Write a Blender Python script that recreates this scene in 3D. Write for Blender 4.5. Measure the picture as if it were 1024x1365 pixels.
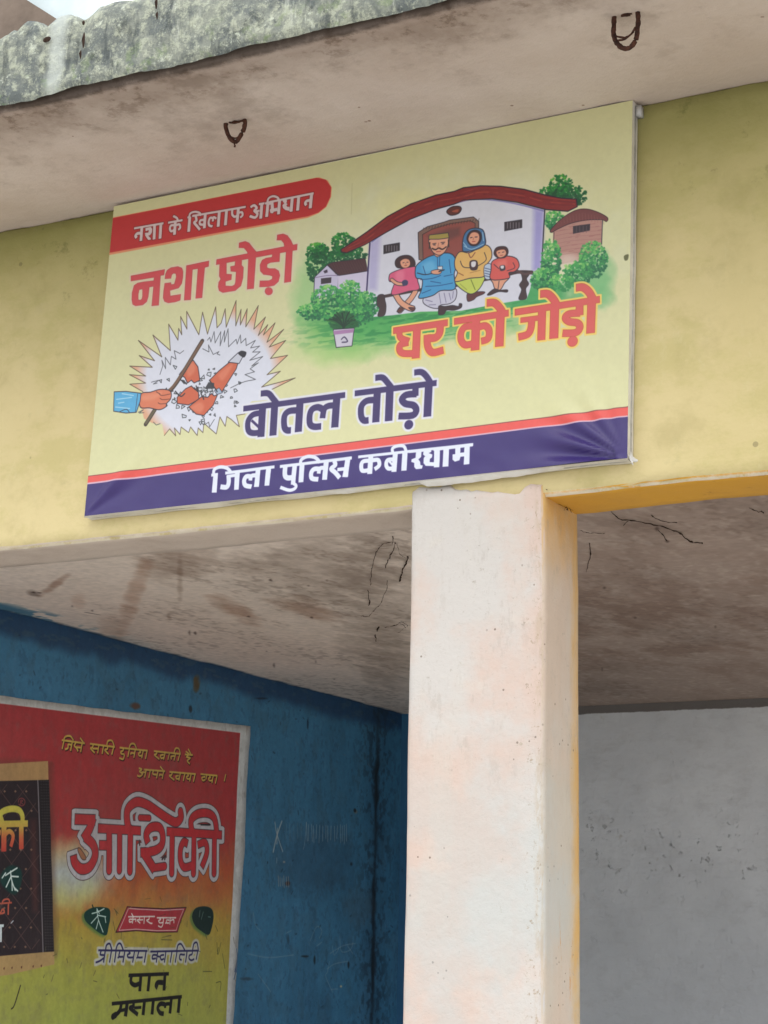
import math, random
import numpy as np

# ---------------------------------------------------------------- viewpoint (metres; X along the facade, Y into the porch, Z up)
CAM = np.array([0.0, -5.6, 1.5])
FPX = 2485.6                                  # focal length in units of 1/1024 of the frame width
YAW, PITCH, ROLL = [math.radians(a) for a in (-27.7725, 13.2046, 1.1195)]


def cam_axes():
    f = np.array([math.sin(YAW) * math.cos(PITCH), math.cos(YAW) * math.cos(PITCH), math.sin(PITCH)])
    r = np.array([math.cos(YAW), -math.sin(YAW), 0.0])
    u = np.cross(r, f)
    c, s = math.cos(ROLL), math.sin(ROLL)
    return c * r + s * u, -s * r + c * u, f


RI, UP, FW = cam_axes()


def hit(x, y, ax, val):
    """survey helper: the point of the plane (axis ax = val) seen at x, y of the 1024 x 1365 photograph"""
    d = FW * FPX + RI * (x - 512.0) - UP * (y - 682.5)
    return CAM + d * ((val - CAM[ax]) / d[ax])


def unproject(P):
    q = P - CAM
    z = q @ FW
    return 512.0 + FPX * (q @ RI) / z, 682.5 - FPX * (q @ UP) / z


# ---------------------------------------------------------------- a small paint box: flat prints and paint on real planes
def vnoise(h, w, cell, seed, octaves=4, aspect=1.0):
    """smooth value noise in 0..1, cell in pixels (aspect > 1 stretches it vertically)"""
    rs = np.random.RandomState(seed)
    out = np.zeros((h, w), np.float32)
    amp, tot = 1.0, 0.0
    cx, cy = float(cell), float(cell) * aspect
    for o in range(octaves):
        gw, gh = int(w / cx) + 3, int(h / cy) + 3
        g = rs.rand(gh, gw).astype(np.float32)
        xs = np.arange(w) / cx
        ys = np.arange(h) / cy
        xi, yi = xs.astype(int), ys.astype(int)
        xf, yf = xs - xi, ys - yi
        xf = xf * xf * (3 - 2 * xf)
        yf = (yf * yf * (3 - 2 * yf))[:, None]
        a = g[yi][:, xi] * (1 - xf) + g[yi][:, xi + 1] * xf
        b = g[yi + 1][:, xi] * (1 - xf) + g[yi + 1][:, xi + 1] * xf
        out += amp * (a * (1 - yf) + b * yf)
        tot += amp
        amp *= 0.55
        cx = max(cx / 2, 1.3)
        cy = max(cy / 2, 1.3)
    return out / tot


def sstep(a, b, x):
    t = np.clip((x - a) / (b - a), 0, 1)
    return t * t * (3 - 2 * t)


def c255(c):
    return np.array(c, np.float32) / 255.0


def smooth(pts, n=5, closed=False):
    P = [np.array(p, float) for p in pts]
    m = len(P)
    out = []
    rng = range(m if closed else m - 1)
    for i in rng:
        if closed:
            p0, p1, p2, p3 = P[(i - 1) % m], P[i], P[(i + 1) % m], P[(i + 2) % m]
        else:
            p0, p1, p2, p3 = P[max(i - 1, 0)], P[i], P[i + 1], P[min(i + 2, m - 1)]
        for k in range(n):
            t = k / n
            out.append(0.5 * ((2 * p1) + (-p0 + p2) * t + (2 * p0 - 5 * p1 + 4 * p2 - p3) * t * t + (-p0 + 3 * p1 - 3 * p2 + p3) * t ** 3))
    if not closed:
        out.append(P[-1])
    return [tuple(p) for p in out]


class Canvas:
    """pixels of a rectangle lying in the plane axis=val; a, b are the in-plane axes with their ranges"""

    def __init__(self, ax, val, a, ar, b, br, mm):
        self.ax, self.val, self.a, self.b, self.ar, self.br = ax, val, a, b, ar, br
        self.W = int(abs(ar[1] - ar[0]) * 1000 / mm)
        self.H = int(abs(br[1] - br[0]) * 1000 / mm)
        self.buf = np.zeros((self.H, self.W, 3), np.float32)
        us = ar[0] + (np.arange(self.W) + .5) / self.W * (ar[1] - ar[0])
        vs = br[1] - (np.arange(self.H) + .5) / self.H * (br[1] - br[0])
        P = np.zeros((self.H, self.W, 3))
        P[..., ax] = val
        P[..., a] = us[None]
        P[..., b] = vs[:, None]
        self.U, self.V = P[..., a], P[..., b]
        self.X, self.Y = [q.astype(np.float32) for q in unproject(P)]
        self.crop = (0, 0, 1.0)

    def set(self, ox, oy, s):
        self.crop = (ox, oy, s)

    def tp(self, p):
        ox, oy, s = self.crop
        h = hit(ox + p[0] / s, oy + p[1] / s, self.ax, self.val)
        return ((h[self.a] - self.ar[0]) / (self.ar[1] - self.ar[0]) * self.W,
                (self.br[1] - h[self.b]) / (self.br[1] - self.br[0]) * self.H)

    def k(self, p):
        a, b, c = self.tp(p), self.tp((p[0] + 2, p[1])), self.tp((p[0], p[1] + 2))
        return math.sqrt(abs((b[0] - a[0]) * (c[1] - a[1]) - (b[1] - a[1]) * (c[0] - a[0]))) / 2

    def box(self, pts, m):
        xs = [p[0] for p in pts]
        ys = [p[1] for p in pts]
        x0, x1 = max(0, int(min(xs) - m)), min(self.W, int(max(xs) + m) + 2)
        y0, y1 = max(0, int(min(ys) - m)), min(self.H, int(max(ys) + m) + 2)
        return x0, x1, y0, y1

    def sdf_poly(self, pts, grow=0.0, raw=False):
        P = [self.tp(p) for p in pts]
        kk = self.k(pts[0])
        m = 4 + grow * kk
        x0, x1, y0, y1 = self.box(P, m)
        if x1 <= x0 or y1 <= y0:
            return None
        gx, gy = np.meshgrid(np.arange(x0, x1) + .5, np.arange(y0, y1) + .5)
        d = np.full(gx.shape, 1e9)
        ins = np.zeros(gx.shape, bool)
        n = len(P)
        for i in range(n):
            ax, ay = P[i]
            bx, by = P[(i + 1) % n]
            ex, ey = bx - ax, by - ay
            L = ex * ex + ey * ey + 1e-9
            t = np.clip(((gx - ax) * ex + (gy - ay) * ey) / L, 0, 1)
            d = np.minimum(d, (gx - ax - t * ex) ** 2 + (gy - ay - t * ey) ** 2)
            c = ((ay > gy) != (by > gy))
            with np.errstate(divide='ignore', invalid='ignore'):
                xi = ax + (gy - ay) * ex / (ey if abs(ey) > 1e-9 else 1e-9)
            ins ^= c & (gx < xi)
        d = np.sqrt(d)
        return (x0, x1, y0, y1), np.where(ins, -d, d), kk

    def sdf_shapes(self, shapes, holes=(), grow=0.0):
        """union of polygons minus holes, on one common window"""
        allp = [self.tp(p) for q in shapes for p in q]
        kk = self.k(shapes[0][0])
        x0, x1, y0, y1 = self.box(allp, grow * kk + 5)
        best = np.full((y1 - y0, x1 - x0), 1e3)
        for sign_, lst in ((1, shapes), (-1, holes)):
            for q in lst:
                (a0, a1, b0, b1), d, _ = self.sdf_poly(q, grow + 2)
                a0_, a1_, b0_, b1_ = max(a0, x0), min(a1, x1), max(b0, y0), min(b1, y1)
                sub = best[b0_ - y0:b1_ - y0, a0_ - x0:a1_ - x0]
                dd = d[b0_ - b0:b1_ - b0, a0_ - a0:a1_ - a0]
                best[b0_ - y0:b1_ - y0, a0_ - x0:a1_ - x0] = np.minimum(sub, dd) if sign_ > 0 else np.maximum(sub, -dd)
        return (x0, x1, y0, y1), best, kk

    def sdf_strokes(self, strokes, grow=0.0):
        """strokes: (points, width[, 'r'|'b']) -> union distance; widths in crop pixels"""
        allp = []
        for st in strokes:
            allp += [self.tp(p) for p in st[0]]
        kk = self.k(strokes[0][0][0])
        wm = max(st[1] for st in strokes) * kk
        x0, x1, y0, y1 = self.box(allp, wm + grow * kk + 4)
        if x1 <= x0 or y1 <= y0:
            return None
        gx, gy = np.meshgrid(np.arange(x0, x1) + .5, np.arange(y0, y1) + .5)
        best = np.full(gx.shape, 1e9)
        for st in strokes:
            pts, w = st[0], st[1] * kk / 2
            cap = st[2] if len(st) > 2 else 'b'
            if len(pts) > 2 and cap != 's':
                pts = smooth(pts, 4)
            P = [self.tp(p) for p in pts]
            n = len(P) - 1
            if n == 0:
                best = np.minimum(best, np.hypot(gx - P[0][0], gy - P[0][1]) - w)
                continue
            dst = np.full(gx.shape, 1e9)
            beyond = np.zeros(gx.shape)
            for i in range(n):
                ax, ay = P[i]
                bx, by = P[i + 1]
                ex, ey = bx - ax, by - ay
                L = math.sqrt(ex * ex + ey * ey) + 1e-9
                s = ((gx - ax) * ex + (gy - ay) * ey) / L
                q = np.abs((gx - ax) * ey - (gy - ay) * ex) / L
                over = np.maximum(np.maximum(-s, s - L), 0)
                d = np.hypot(q, over) - w
                bb = np.zeros(gx.shape)
                if i == 0:
                    bb = np.maximum(bb, -s)
                if i == n - 1:
                    bb = np.maximum(bb, s - L)
                m = d < dst
                dst = np.where(m, d, dst)
                beyond = np.where(m, bb, beyond)
            if cap == 'b':
                dst = np.where(beyond > 0, np.maximum(dst, beyond), dst)
            best = np.minimum(best, dst)
        return (x0, x1, y0, y1), best, kk

    def paint(self, r, col, grow=0.0, feather=1.0, alpha=1.0, mod=None):
        """grow and feather in crop / canvas pixels"""
        if r is None:
            return
        (x0, x1, y0, y1), d, kk = r
        al = np.clip(0.5 - (d - grow * kk) / feather, 0, 1) * alpha
        if mod is not None:
            al = al * mod[y0:y1, x0:x1]
        al = al[..., None]
        c = np.array(col, np.float32)
        if c.ndim == 1:
            c = c / 255.0
        else:
            c = c[y0:y1, x0:x1]
        s = self.buf[y0:y1, x0:x1]
        self.buf[y0:y1, x0:x1] = s * (1 - al) + c * al

    def poly(self, pts, col, outline=None, ow=3.0, sm=True, **k):
        pts = smooth(pts, 4, True) if sm else pts
        self.paint(self.sdf_poly(pts), col, **k)
        if outline is not None:
            self.line(pts + [pts[0]], outline, ow, cap='s')

    def line(self, pts, col, w, sm=False, cap='r', **k):
        if sm:
            pts = smooth(pts, 4)
        self.paint(self.sdf_strokes([(pts, w, cap)]), col, **k)

    def full(self, mask, col, ):
        m = mask[..., None]
        c = np.array(col, np.float32)
        if c.ndim == 1:
            c = c / 255.0
        self.buf = self.buf * (1 - m) + c * m

    def noise(self, cell, seed, octaves=4, aspect=1.0):
        return vnoise(self.H, self.W, cell, seed, octaves, aspect)


# ---------------------------------------------------------------- the printed face of the signboard
def board_canvas():
    cv = Canvas(1, -0.05, 0, (-4.28, -1.95), 2, (3.06, 4.37), 1.6)
    R = random.Random(5)
    X, Y = cv.X, cv.Y
    n1 = cv.noise(160, 1)
    CREAM, RED, PURP = (225, 223, 172), (202, 54, 56), (60, 45, 114)
    cv.buf[:] = c255(CREAM)
    cv.full((n1 - .5) * .10 + .05, (222, 214, 150))
    INK = (38, 34, 48)
    # green washes behind the hamlet
    cv.set(0, 0, 1)

    def wash(cx, cy, rx, ry, col, a, seed):
        q = ((X - cx) / rx) ** 2 + ((Y - cy) / ry) ** 2 + (cv.noise(40, seed) - .5) * 1.0
        cv.full(np.clip(1.15 - q, 0, 1) * a, col)
    wash(610, 330, 230, 110, (232, 234, 205), .6, 11)
    wash(600, 285, 120, 40, (235, 225, 130), .45, 12)
    wash(425, 395, 40, 60, (150, 205, 130), .7, 13)
    wash(470, 440, 75, 45, (118, 190, 96), .85, 14)
    wash(560, 425, 150, 36, (70, 170, 84), .95, 15)
    wash(690, 395, 120, 28, (64, 165, 90), .95, 16)
    wash(790, 370, 32, 45, (110, 190, 120), .8, 17)
    wash(445, 470, 60, 22, (170, 210, 120), .5, 18)
    wash(590, 300, 50, 30, (236, 238, 236), .3, 19)
    st = cv.noise(30, 20, 3, .18)
    g = np.clip(1.2 - ((X - 560) / 175) ** 2 - ((Y - 428 + (X - 560) * .12) / 30) ** 2, 0, 1)
    cv.full(g * sstep(.45, .62, st) * .8, (38, 140, 70))
    # burst -----------------------------------------------------------------
    cv.set(140, 380, 3.938)
    burst = [(130, 425), (250, 432), (180, 370), (262, 398), (175, 290), (300, 378), (252, 262), (345, 345), (335, 205), (385, 290),
             (388, 228), (405, 262), (398, 165), (432, 232), (430, 138), (478, 230), (495, 262), (514, 143), (540, 258), (583, 115),
             (590, 225), (612, 200), (633, 125), (638, 222), (690, 82), (688, 215), (716, 128), (712, 210), (748, 125), (740, 220),
             (806, 108), (782, 232), (843, 168), (805, 265), (855, 208), (832, 262), (893, 198), (850, 300), (938, 232), (862, 325),
             (948, 290), (868, 385), (958, 368), (850, 470), (920, 452), (822, 535), (998, 487), (850, 560), (905, 598), (770, 610),
             (740, 640), (735, 676), (690, 684), (706, 744), (664, 706), (640, 690), (632, 742), (604, 692), (585, 782), (520, 725), (515, 775), (490, 750),
             (485, 790), (450, 745), (440, 775), (400, 745), (395, 785), (365, 750), (372, 792), (340, 755), (312, 790), (302, 730),
             (250, 725), (205, 700), (190, 640), (200, 560), (130, 520), (215, 515), (128, 470), (215, 478)]
    rr = cv.sdf_poly(burst)
    cv.paint(rr, (231, 176, 140))
    (x0, x1, y0, y1), d, kk = rr
    bx, by = X, Y
    e = ((bx - 279) / 82.0) ** 2 + ((by - 503) / 80.0) ** 2
    inner = np.clip((1.42 - e) * 2.5, 0, 1)
    cv.paint(rr, (226, 228, 240), mod=inner)
    cv.line(burst[:49], (84, 66, 50), 3.4, cap='s')
    cv.line(burst[51:71], (84, 66, 50), 3.2, cap='s')
    cv.line(burst[75:] + [burst[0]], (84, 66, 50), 3.2, cap='s')
    for zz in ([(290, 470), (305, 425), (300, 395), (320, 440), (318, 380), (345, 420), (350, 375), (375, 390), (365, 345), (395, 360), (415, 345)],
               [(540, 290), (552, 275), (558, 300), (575, 245), (580, 305), (610, 245), (606, 320), (630, 240), (628, 300), (648, 230), (650, 325), (690, 285), (695, 310), (712, 262), (715, 305), (740, 280), (742, 318), (790, 290), (765, 330), (812, 320), (775, 352), (815, 350), (760, 395), (828, 375), (770, 425), (805, 408), (762, 440), (785, 455), (735, 470), (790, 495), (740, 505), (710, 515), (660, 540)],
               [(515, 335), (548, 352), (545, 315), (570, 365), (600, 350), (590, 362), (605, 368)],
               [(245, 510), (285, 500), (255, 520), (275, 515)], [(175, 668), (202, 655), (180, 672), (205, 670)],
               [(520, 735), (545, 720), (550, 745), (575, 705)], [(255, 720), (270, 735), (290, 728)]):
        cv.line(zz, (70, 72, 78), 3.2, cap='s')
    for i in range(74):
        a = R.random() * 6.28
        q = R.random() ** .6
        cx, cy = 500 + math.cos(a) * q * 215, 540 + math.sin(a) * q * 185
        if cy > 700 and cx > 560:
            continue
        s = R.uniform(6, 17)
        pp = [(cx + math.cos(t + a) * s * R.uniform(.5, 1.2), cy + math.sin(t + a) * s * R.uniform(.5, 1.1)) for t in (0, 1.9, 3.9, 5.0)[:R.choice((3, 4))]]
        cv.poly(pp, (214, 218, 228), (45, 48, 52), 3.2, sm=False)
    OR, ORD, ORL = (214, 104, 70), (150, 62, 44), (236, 150, 118)
    # broken bottle: body piece behind the stick, two lower pieces, neck
    cv.poly([(392, 470), (430, 420), (465, 395), (490, 430), (500, 500), (470, 515), (455, 500), (435, 515), (420, 485)], OR, INK, 4, sm=False)
    cv.poly([(430, 430), (465, 405), (475, 450), (440, 480)], ORL, sm=True, alpha=.5, feather=8)
    cv.poly([(380, 590), (425, 545), (455, 530), (475, 550), (490, 535), (495, 600), (440, 630), (380, 622)], OR, INK, 4, sm=False)
    cv.poly([(440, 640), (510, 585), (540, 590), (560, 570), (575, 582), (592, 575), (570, 630), (520, 685), (480, 678)], OR, INK, 4, sm=False)
    cv.poly([(452, 645), (500, 615), (520, 640), (500, 670)], ORL, alpha=.55, feather=8)
    cv.poly([(560, 520), (550, 500), (600, 450), (655, 405), (700, 405), (690, 440), (640, 520), (615, 560), (580, 545)], OR, INK, 4, sm=False)
    cv.poly([(600, 470), (650, 425), (670, 425), (620, 500)], ORL, alpha=.5, feather=8)
    cv.poly([(648, 405), (700, 355), (732, 362), (705, 412)], (208, 210, 222), INK, 3.5, sm=False)
    cv.poly([(700, 360), (716, 345), (742, 352), (738, 372), (726, 380)], (40, 38, 44), sm=True)
    cv.poly([(525, 545), (545, 510), (575, 515), (572, 545)], (60, 60, 66), sm=False)
    cv.poly([(575, 555), (600, 540), (618, 565), (590, 575)], (170, 190, 214), INK, 2.5, sm=False)
    for p in ([(395, 495), (430, 520), (410, 500)], [(470, 540), (490, 560), (480, 530)], [(550, 500), (590, 560)], [(372, 560), (400, 585), (420, 570)], [(505, 570), (520, 600)]):
        cv.line(p, (50, 50, 55), 6)
    # stick
    cv.line([(512, 295), (380, 510), (330, 565)], (66, 52, 44), 22)
    cv.line([(510, 300), (378, 508), (328, 560)], (120, 88, 66), 14)
    cv.line([(290, 610), (240, 690), (214, 730)], (66, 52, 44), 22)
    cv.line([(290, 612), (240, 688), (216, 724)], (104, 92, 66), 14)
    # fist and sleeve
    cv.poly([(190, 572), (240, 562), (290, 548), (335, 552), (350, 570), (345, 600), (325, 622), (320, 640), (285, 655), (235, 645), (185, 640)], (226, 128, 92), INK, 4)
    cv.poly([(200, 580), (260, 570), (300, 565), (260, 600), (200, 605)], (240, 158, 122), alpha=.6, feather=8)
    for p in ([(345, 572), (300, 580), (285, 570)], [(345, 598), (305, 602), (290, 595)], [(325, 622), (292, 624), (280, 618)], [(270, 560), (290, 572)]):
        cv.line(p, (90, 44, 36), 3)
    cv.poly([(48, 560), (110, 558), (190, 568), (185, 610), (165, 668), (110, 672), (45, 662)], (92, 178, 224), INK, 3.5, sm=False)
    for p in ([(60, 600), (140, 590)], [(55, 640), (130, 648)], [(90, 570), (150, 580)], [(70, 620), (100, 615)]):
        cv.line(p, (170, 220, 242), 5)
    cv.line([(172, 572), (160, 665)], INK, 2.5)
    cv.line([(78, 664), (112, 652), (128, 668)], INK, 3)
    # hamlet ------------------------------------------------------------------
    C = (390, 220, 4.452)

    def foliage(crop, cx, cy, rx, ry, n, cols, s0, s1, seed):
        cv.set(*crop)
        q = random.Random(seed)
        for i in range(int(n * 1.7)):
            a, r = q.random() * 6.283, math.sqrt(q.random())
            px, py = cx + math.cos(a) * r * rx, cy + math.sin(a) * r * ry
            lit = (-(py - cy) / ry - .3 * (px - cx) / rx) * .35 + q.random() * .65
            col = cols[min(len(cols) - 1, max(0, int(lit * len(cols))))]
            s = q.uniform(s0, s1)
            k = 5
            pp = [(px + math.cos(t * 6.283 / k + a) * s * q.uniform(.55, 1.2), py + math.sin(t * 6.283 / k + a) * s * q.uniform(.55, 1.1)) for t in range(k)]
            cv.poly(pp, col, sm=False, alpha=.85)
    DG = [(10, 78, 42), (16, 96, 50), (20, 118, 50), (40, 146, 54), (92, 180, 62)]
    LG = [(22, 104, 66), (40, 138, 74), (64, 166, 82), (110, 196, 96), (160, 216, 120)]
    foliage(C, 165, 590, 85, 120, 190, DG[:4], 6, 14, 31)
    foliage(C, 150, 520, 70, 60, 90, DG, 6, 12, 32)
    foliage(C, 300, 470, 70, 70, 110, DG, 6, 13, 33)
    foliage(C, 330, 530, 110, 50, 130, DG[:4], 6, 13, 34)
    D = (600, 220, 4.452)
    foliage(D, 660, 130, 75, 75, 120, DG, 6, 13, 35)
    foliage(D, 720, 180, 100, 60, 130, DG[:4], 6, 13, 36)
    foliage(D, 590, 160, 60, 30, 50, DG, 6, 12, 37)
    foliage(D, 620, 330, 60, 60, 80, LG, 6, 13, 38)
    # small left house
    cv.set(*C)
    WL, WLD, ROOF = (206, 200, 226), (150, 142, 190), (74, 40, 44)
    cv.poly([(130, 665), (205, 592), (270, 655), (268, 760), (125, 800)], WL, INK, 4, sm=False)
    cv.poly([(268, 655), (442, 625), (442, 780), (268, 780)], (214, 206, 230), sm=False)
    cv.poly([(205, 590), (240, 575), (430, 552), (445, 628), (275, 655)], ROOF, INK, 3, sm=False)
    for i in range(14):
        xx = 225 + i * 15
        cv.line([(xx, 582 - i * 1.5), (xx + 30, 648 - i * 2)], (112, 62, 60), 2.2, alpha=.6)
    cv.poly([(168, 672), (230, 665), (228, 698), (168, 706)], (60, 48, 56), sm=False)
    cv.poly([(182, 628), (205, 618), (208, 636), (190, 642)], (64, 50, 70), sm=False)
    cv.line([(132, 668), (205, 655), (270, 655)], (110, 90, 130), 3)
    # big house: wall
    cv.set(390, 220, 4.452)
    T = lambda x, y: (x + 934.9, y - 4)       # right-hand crop to the same frame
    wall = [(455, 462), (560, 385), (700, 310), (850, 248), (960, 222), T(120, 203), T(250, 206), T(400, 230), T(560, 272),
            T(545, 615), T(500, 655), T(470, 760), T(455, 800), T(300, 825), (1000, 865), (760, 870), (600, 890), (480, 900), (445, 740)]
    cv.poly(wall, (222, 222, 234), sm=False)
    cv.poly([(455, 462), (520, 420), (500, 740), (445, 740)], (176, 168, 216), sm=False, alpha=.7, feather=14)
    cv.poly([T(500, 262), T(560, 272), T(545, 615), T(490, 640)], (150, 142, 212), sm=False, alpha=.75, feather=14)
    cv.line([(458, 460), (438, 760)], (58, 44, 96), 9)
    cv.line([(470, 455), (560, 390), (700, 318), (850, 256), (960, 230), T(120, 210), T(250, 212), T(400, 236), T(555, 276)], (120, 112, 180), 8, alpha=.8)
    cv.line([T(563, 268), T(543, 640)], (40, 44, 50), 7)
    # gate arch, portal
    cv.poly([(750, 560), (745, 400), (800, 365), (900, 338), T(0, 330), T(140, 312), T(172, 340), T(172, 420), T(60, 560), (880, 600)], (128, 96, 84), INK, 4, sm=False)
    cv.poly([(775, 560), (772, 412), (830, 380), T(0, 352), T(120, 335), T(150, 350), T(150, 440), T(60, 560)], (150, 74, 64), (60, 34, 34), 4, sm=False)
    cv.poly([(800, 420), (930, 378), T(60, 372), T(60, 420), (900, 460)], (104, 60, 56), sm=False, alpha=.8, feather=10)
    for i in range(20):
        t = i / 19
        x = 775 + t * 330
        cv.line([(x, 385 - t * 55), (x + 4, 372 - t * 55)], (60, 44, 40), 3)
    cv.poly([(915, 275), (945, 248), (990, 245), (1003, 262), (985, 288), (940, 298)], (96, 40, 34), INK, 5)
    cv.poly([(945, 275), (985, 262), (980, 280)], (190, 90, 64), alpha=.8)
    # roof of the big house
    roof = [(285, 500), (320, 478), (440, 395), (560, 305), (700, 230), (850, 178), (960, 156), T(80, 138), T(180, 127), T(300, 130), T(440, 148), T(560, 180), T(660, 200), T(750, 205),
            T(755, 250), T(700, 278), T(570, 268), T(400, 225), T(250, 204), T(80, 212), (960, 232), (850, 262), (700, 320), (560, 395), (430, 470), (320, 520), (290, 515)]
    cv.poly(roof, (136, 34, 34), (34, 24, 40), 6, sm=False)
    for k in range(5):
        o = 12 + k * 13
        pts = [(320, 480 + o * .4), (440, 398 + o), (560, 308 + o), (700, 232 + o), (850, 180 + o), (1000, 152 + o), T(180, 128 + o), T(300, 132 + o), T(440, 150 + o), T(560, 182 + o), T(740, 208 + o * .7)]
        cv.line(pts, [(178, 60, 48), (96, 24, 34), (190, 80, 60), (90, 22, 34), (150, 44, 40)][k], 5, sm=True, alpha=.55, mod=sstep(.35, .6, cv.noise(16, 50 + k, 2)))
    # barred windows
    for (x, y, w, h) in ((540, 468, 95, 50), (934.9 + 325, 332, 103, 52)):
        cv.poly([(x, y + 8), (x + w, y - 8), (x + w, y + h - 12), (x, y + h + 8)], (52, 42, 48), INK, 3, sm=False)
        for i in range(1, 6):
            xx = x + w * i / 6
            cv.line([(xx, y + 10), (xx, y + h - 8)], (150, 140, 150), 3.5)
    # right brick hut
    cv.set(*D)
    cv.poly([(612, 400), (700, 330), (800, 310), (905, 330), (900, 470), (800, 560), (650, 590), (612, 470)], (190, 140, 128), sm=False)
    cv.full(np.clip(1 - ((X - 757) / 22) ** 2 - ((Y - 347) / 12) ** 2, 0, 1) * .8, (226, 206, 190))
    cv.line([(618, 400), (615, 470)], (70, 50, 56), 4)
    for i in range(7):
        yy = 365 + i * 24
        cv.line([(630, yy + 30), (740, yy + 10), (895, yy)], (150, 98, 92), 2.4, alpha=.55)
    for i in range(26):
        xx, yy = R.uniform(640, 880), R.uniform(350, 520)
        cv.line([(xx, yy), (xx + R.uniform(12, 30), yy - 4)], (164, 104, 96), 5, alpha=.5)
    cv.poly([(598, 385), (660, 320), (740, 270), (810, 260), (880, 280), (935, 312), (928, 335), (905, 325), (820, 325), (720, 345), (640, 380), (605, 400)], (120, 62, 62), (54, 30, 38), 4)
    for i in range(16):
        xx = 640 + i * 18
        cv.line([(xx, 345 - i * 1.2 - math.sin(i / 15 * 3.1) * 50), (xx + 4, 352 - math.sin(i / 15 * 3.1) * 22)], (160, 96, 86), 3, alpha=.5)
    cv.poly([(730, 362), (832, 348), (830, 388), (730, 408)], (54, 40, 50), sm=False)
    for i in range(1, 5):
        cv.line([(730 + i * 20, 362), (730 + i * 20, 400)], (110, 84, 90), 2.5)
    cv.line([(905, 330), (900, 470)], (50, 44, 60), 5)
    foliage(D, 850, 560, 85, 110, 220, LG, 6, 13, 39)
    foliage(D, 760, 640, 90, 70, 140, LG, 6, 14, 40)
    foliage(D, 600, 560, 60, 120, 180, LG, 6, 13, 41)
    foliage(D, 560, 680, 80, 70, 160, LG, 6, 13, 42)
    foliage(D, 660, 700, 80, 50, 90, LG[1:], 6, 13, 43)
    foliage(C, 210, 800, 100, 85, 190, LG, 6, 13, 44)
    foliage(C, 340, 790, 80, 110, 210, LG, 6, 13, 45)
    foliage(C, 440, 830, 70, 80, 140, LG, 6, 13, 46)
    foliage(C, 120, 870, 90, 50, 110, LG, 6, 13, 47)
    foliage(C, 330, 900, 150, 60, 170, LG, 6, 13, 48)
    # plant pot
    cv.set(1, 1, 1)
    cv.set(0, 0, 1)
    q = random.Random(9)
    cv.poly([(440, 436), (446, 420), (458, 414), (470, 420), (477, 434), (460, 440)], (20, 84, 42), alpha=.8, feather=4)
    for i in range(44):
        a = q.uniform(-2.6, -.5)
        l = q.uniform(14, 30)
        cv.line([(458, 438), (458 + math.cos(a) * l * .5, 438 + math.sin(a) * l * .55), (458 + math.cos(a) * l * 1.0, 438 + math.sin(a) * l * .9 + 3)], q.choice([(12, 66, 32), (24, 96, 44), (8, 50, 28), (60, 140, 60)]), 1.9)
    cv.poly([(444, 439), (472, 437), (469, 461), (448, 463)], (214, 208, 222), INK, .9, sm=False)
    cv.poly([(444, 441), (472, 438), (471, 443), (445, 446)], (176, 130, 176), sm=False)
    cv.line([(455, 452), (459, 449), (463, 455), (456, 456)], (70, 60, 96), 1.6)
    # bench --------------------------------------------------------------------
    cv.set(*C)
    BR = (64, 42, 44)
    cv.line([(510, 785), (600, 768), (760, 740), (1000, 710), T(200, 685), T(300, 668), T(400, 640), T(485, 640)], BR, 18)
    cv.poly([(505, 775), (540, 768), (548, 800), (555, 840), (545, 890), (505, 895), (515, 850), (500, 830)], BR, INK, 3)
    cv.poly([T(425, 640), T(470, 650), T(455, 680), T(468, 710), T(450, 740), T(455, 795), T(408, 800), T(425, 745), T(412, 715), T(430, 685)], BR, INK, 3)
    cv.line([T(400, 632), T(440, 650), T(485, 645)], (90, 62, 62), 14)
    SK, SKS = (232, 164, 132), (206, 124, 98)
    # girl in pink
    for leg in ([(728, 752), (700, 795), (660, 838), (638, 862)], [(612, 768), (640, 812), (680, 840), (712, 852)]):
        cv.line(leg, INK, 36)
        cv.line(leg, SK, 28)
    cv.poly([(618, 868), (640, 845), (658, 852), (640, 872)], (100, 50, 44), INK, 3)
    cv.poly([(688, 845), (728, 848), (715, 866)], (100, 50, 44), INK, 3)
    cv.poly([(585, 640), (640, 618), (705, 602), (745, 612), (742, 680), (752, 735), (690, 748), (590, 770), (600, 712), (612, 690), (575, 690), (572, 660)], (224, 92, 130), INK, 4)
    cv.poly([(612, 640), (660, 628), (655, 690), (620, 700)], (240, 136, 160), alpha=.6, feather=8)
    cv.line([(588, 680), (620, 702), (660, 706)], INK, 22)
    cv.line([(588, 680), (620, 702), (660, 706)], SK, 15)
    cv.poly([(650, 690), (668, 680), (685, 690), (680, 712), (655, 714)], (60, 56, 96))
    cv.poly([(612, 600), (610, 565), (640, 540), (690, 535), (722, 560), (728, 595), (700, 605), (640, 612)], (62, 32, 34), INK, 3)
    cv.poly([(640, 570), (665, 555), (692, 562), (698, 590), (680, 608), (655, 608), (642, 592)], SK, (90, 40, 40), 2.5)
    cv.line([(655, 580), (662, 578)], INK, 4); cv.line([(678, 576), (686, 576)], INK, 4); cv.line([(665, 596), (678, 595)], (150, 40, 40), 3); cv.line([(671, 580), (673, 590)], (150, 80, 60), 2.5)
    # man in blue
    cv.poly([(790, 770), (860, 740), (965, 730), (970, 790), (935, 822), (880, 830), (868, 850), (820, 845), (775, 815)], (206, 204, 222), INK, 4)
    for p in ([(790, 800), (830, 810)], [(810, 830), (850, 828)], [(930, 760), (940, 800)], [(870, 760), (880, 820)], [(955, 750), (950, 790)], [(900, 760), (912, 815)]):
        cv.line(p, (120, 116, 150), 4)
    cv.poly([(870, 835), (905, 838), (950, 832), (985, 838), (990, 822), (1006, 825), (1000, 848), (960, 862), (915, 862), (900, 885), (868, 888), (866, 860)], (58, 34, 38), INK, 3)
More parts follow.
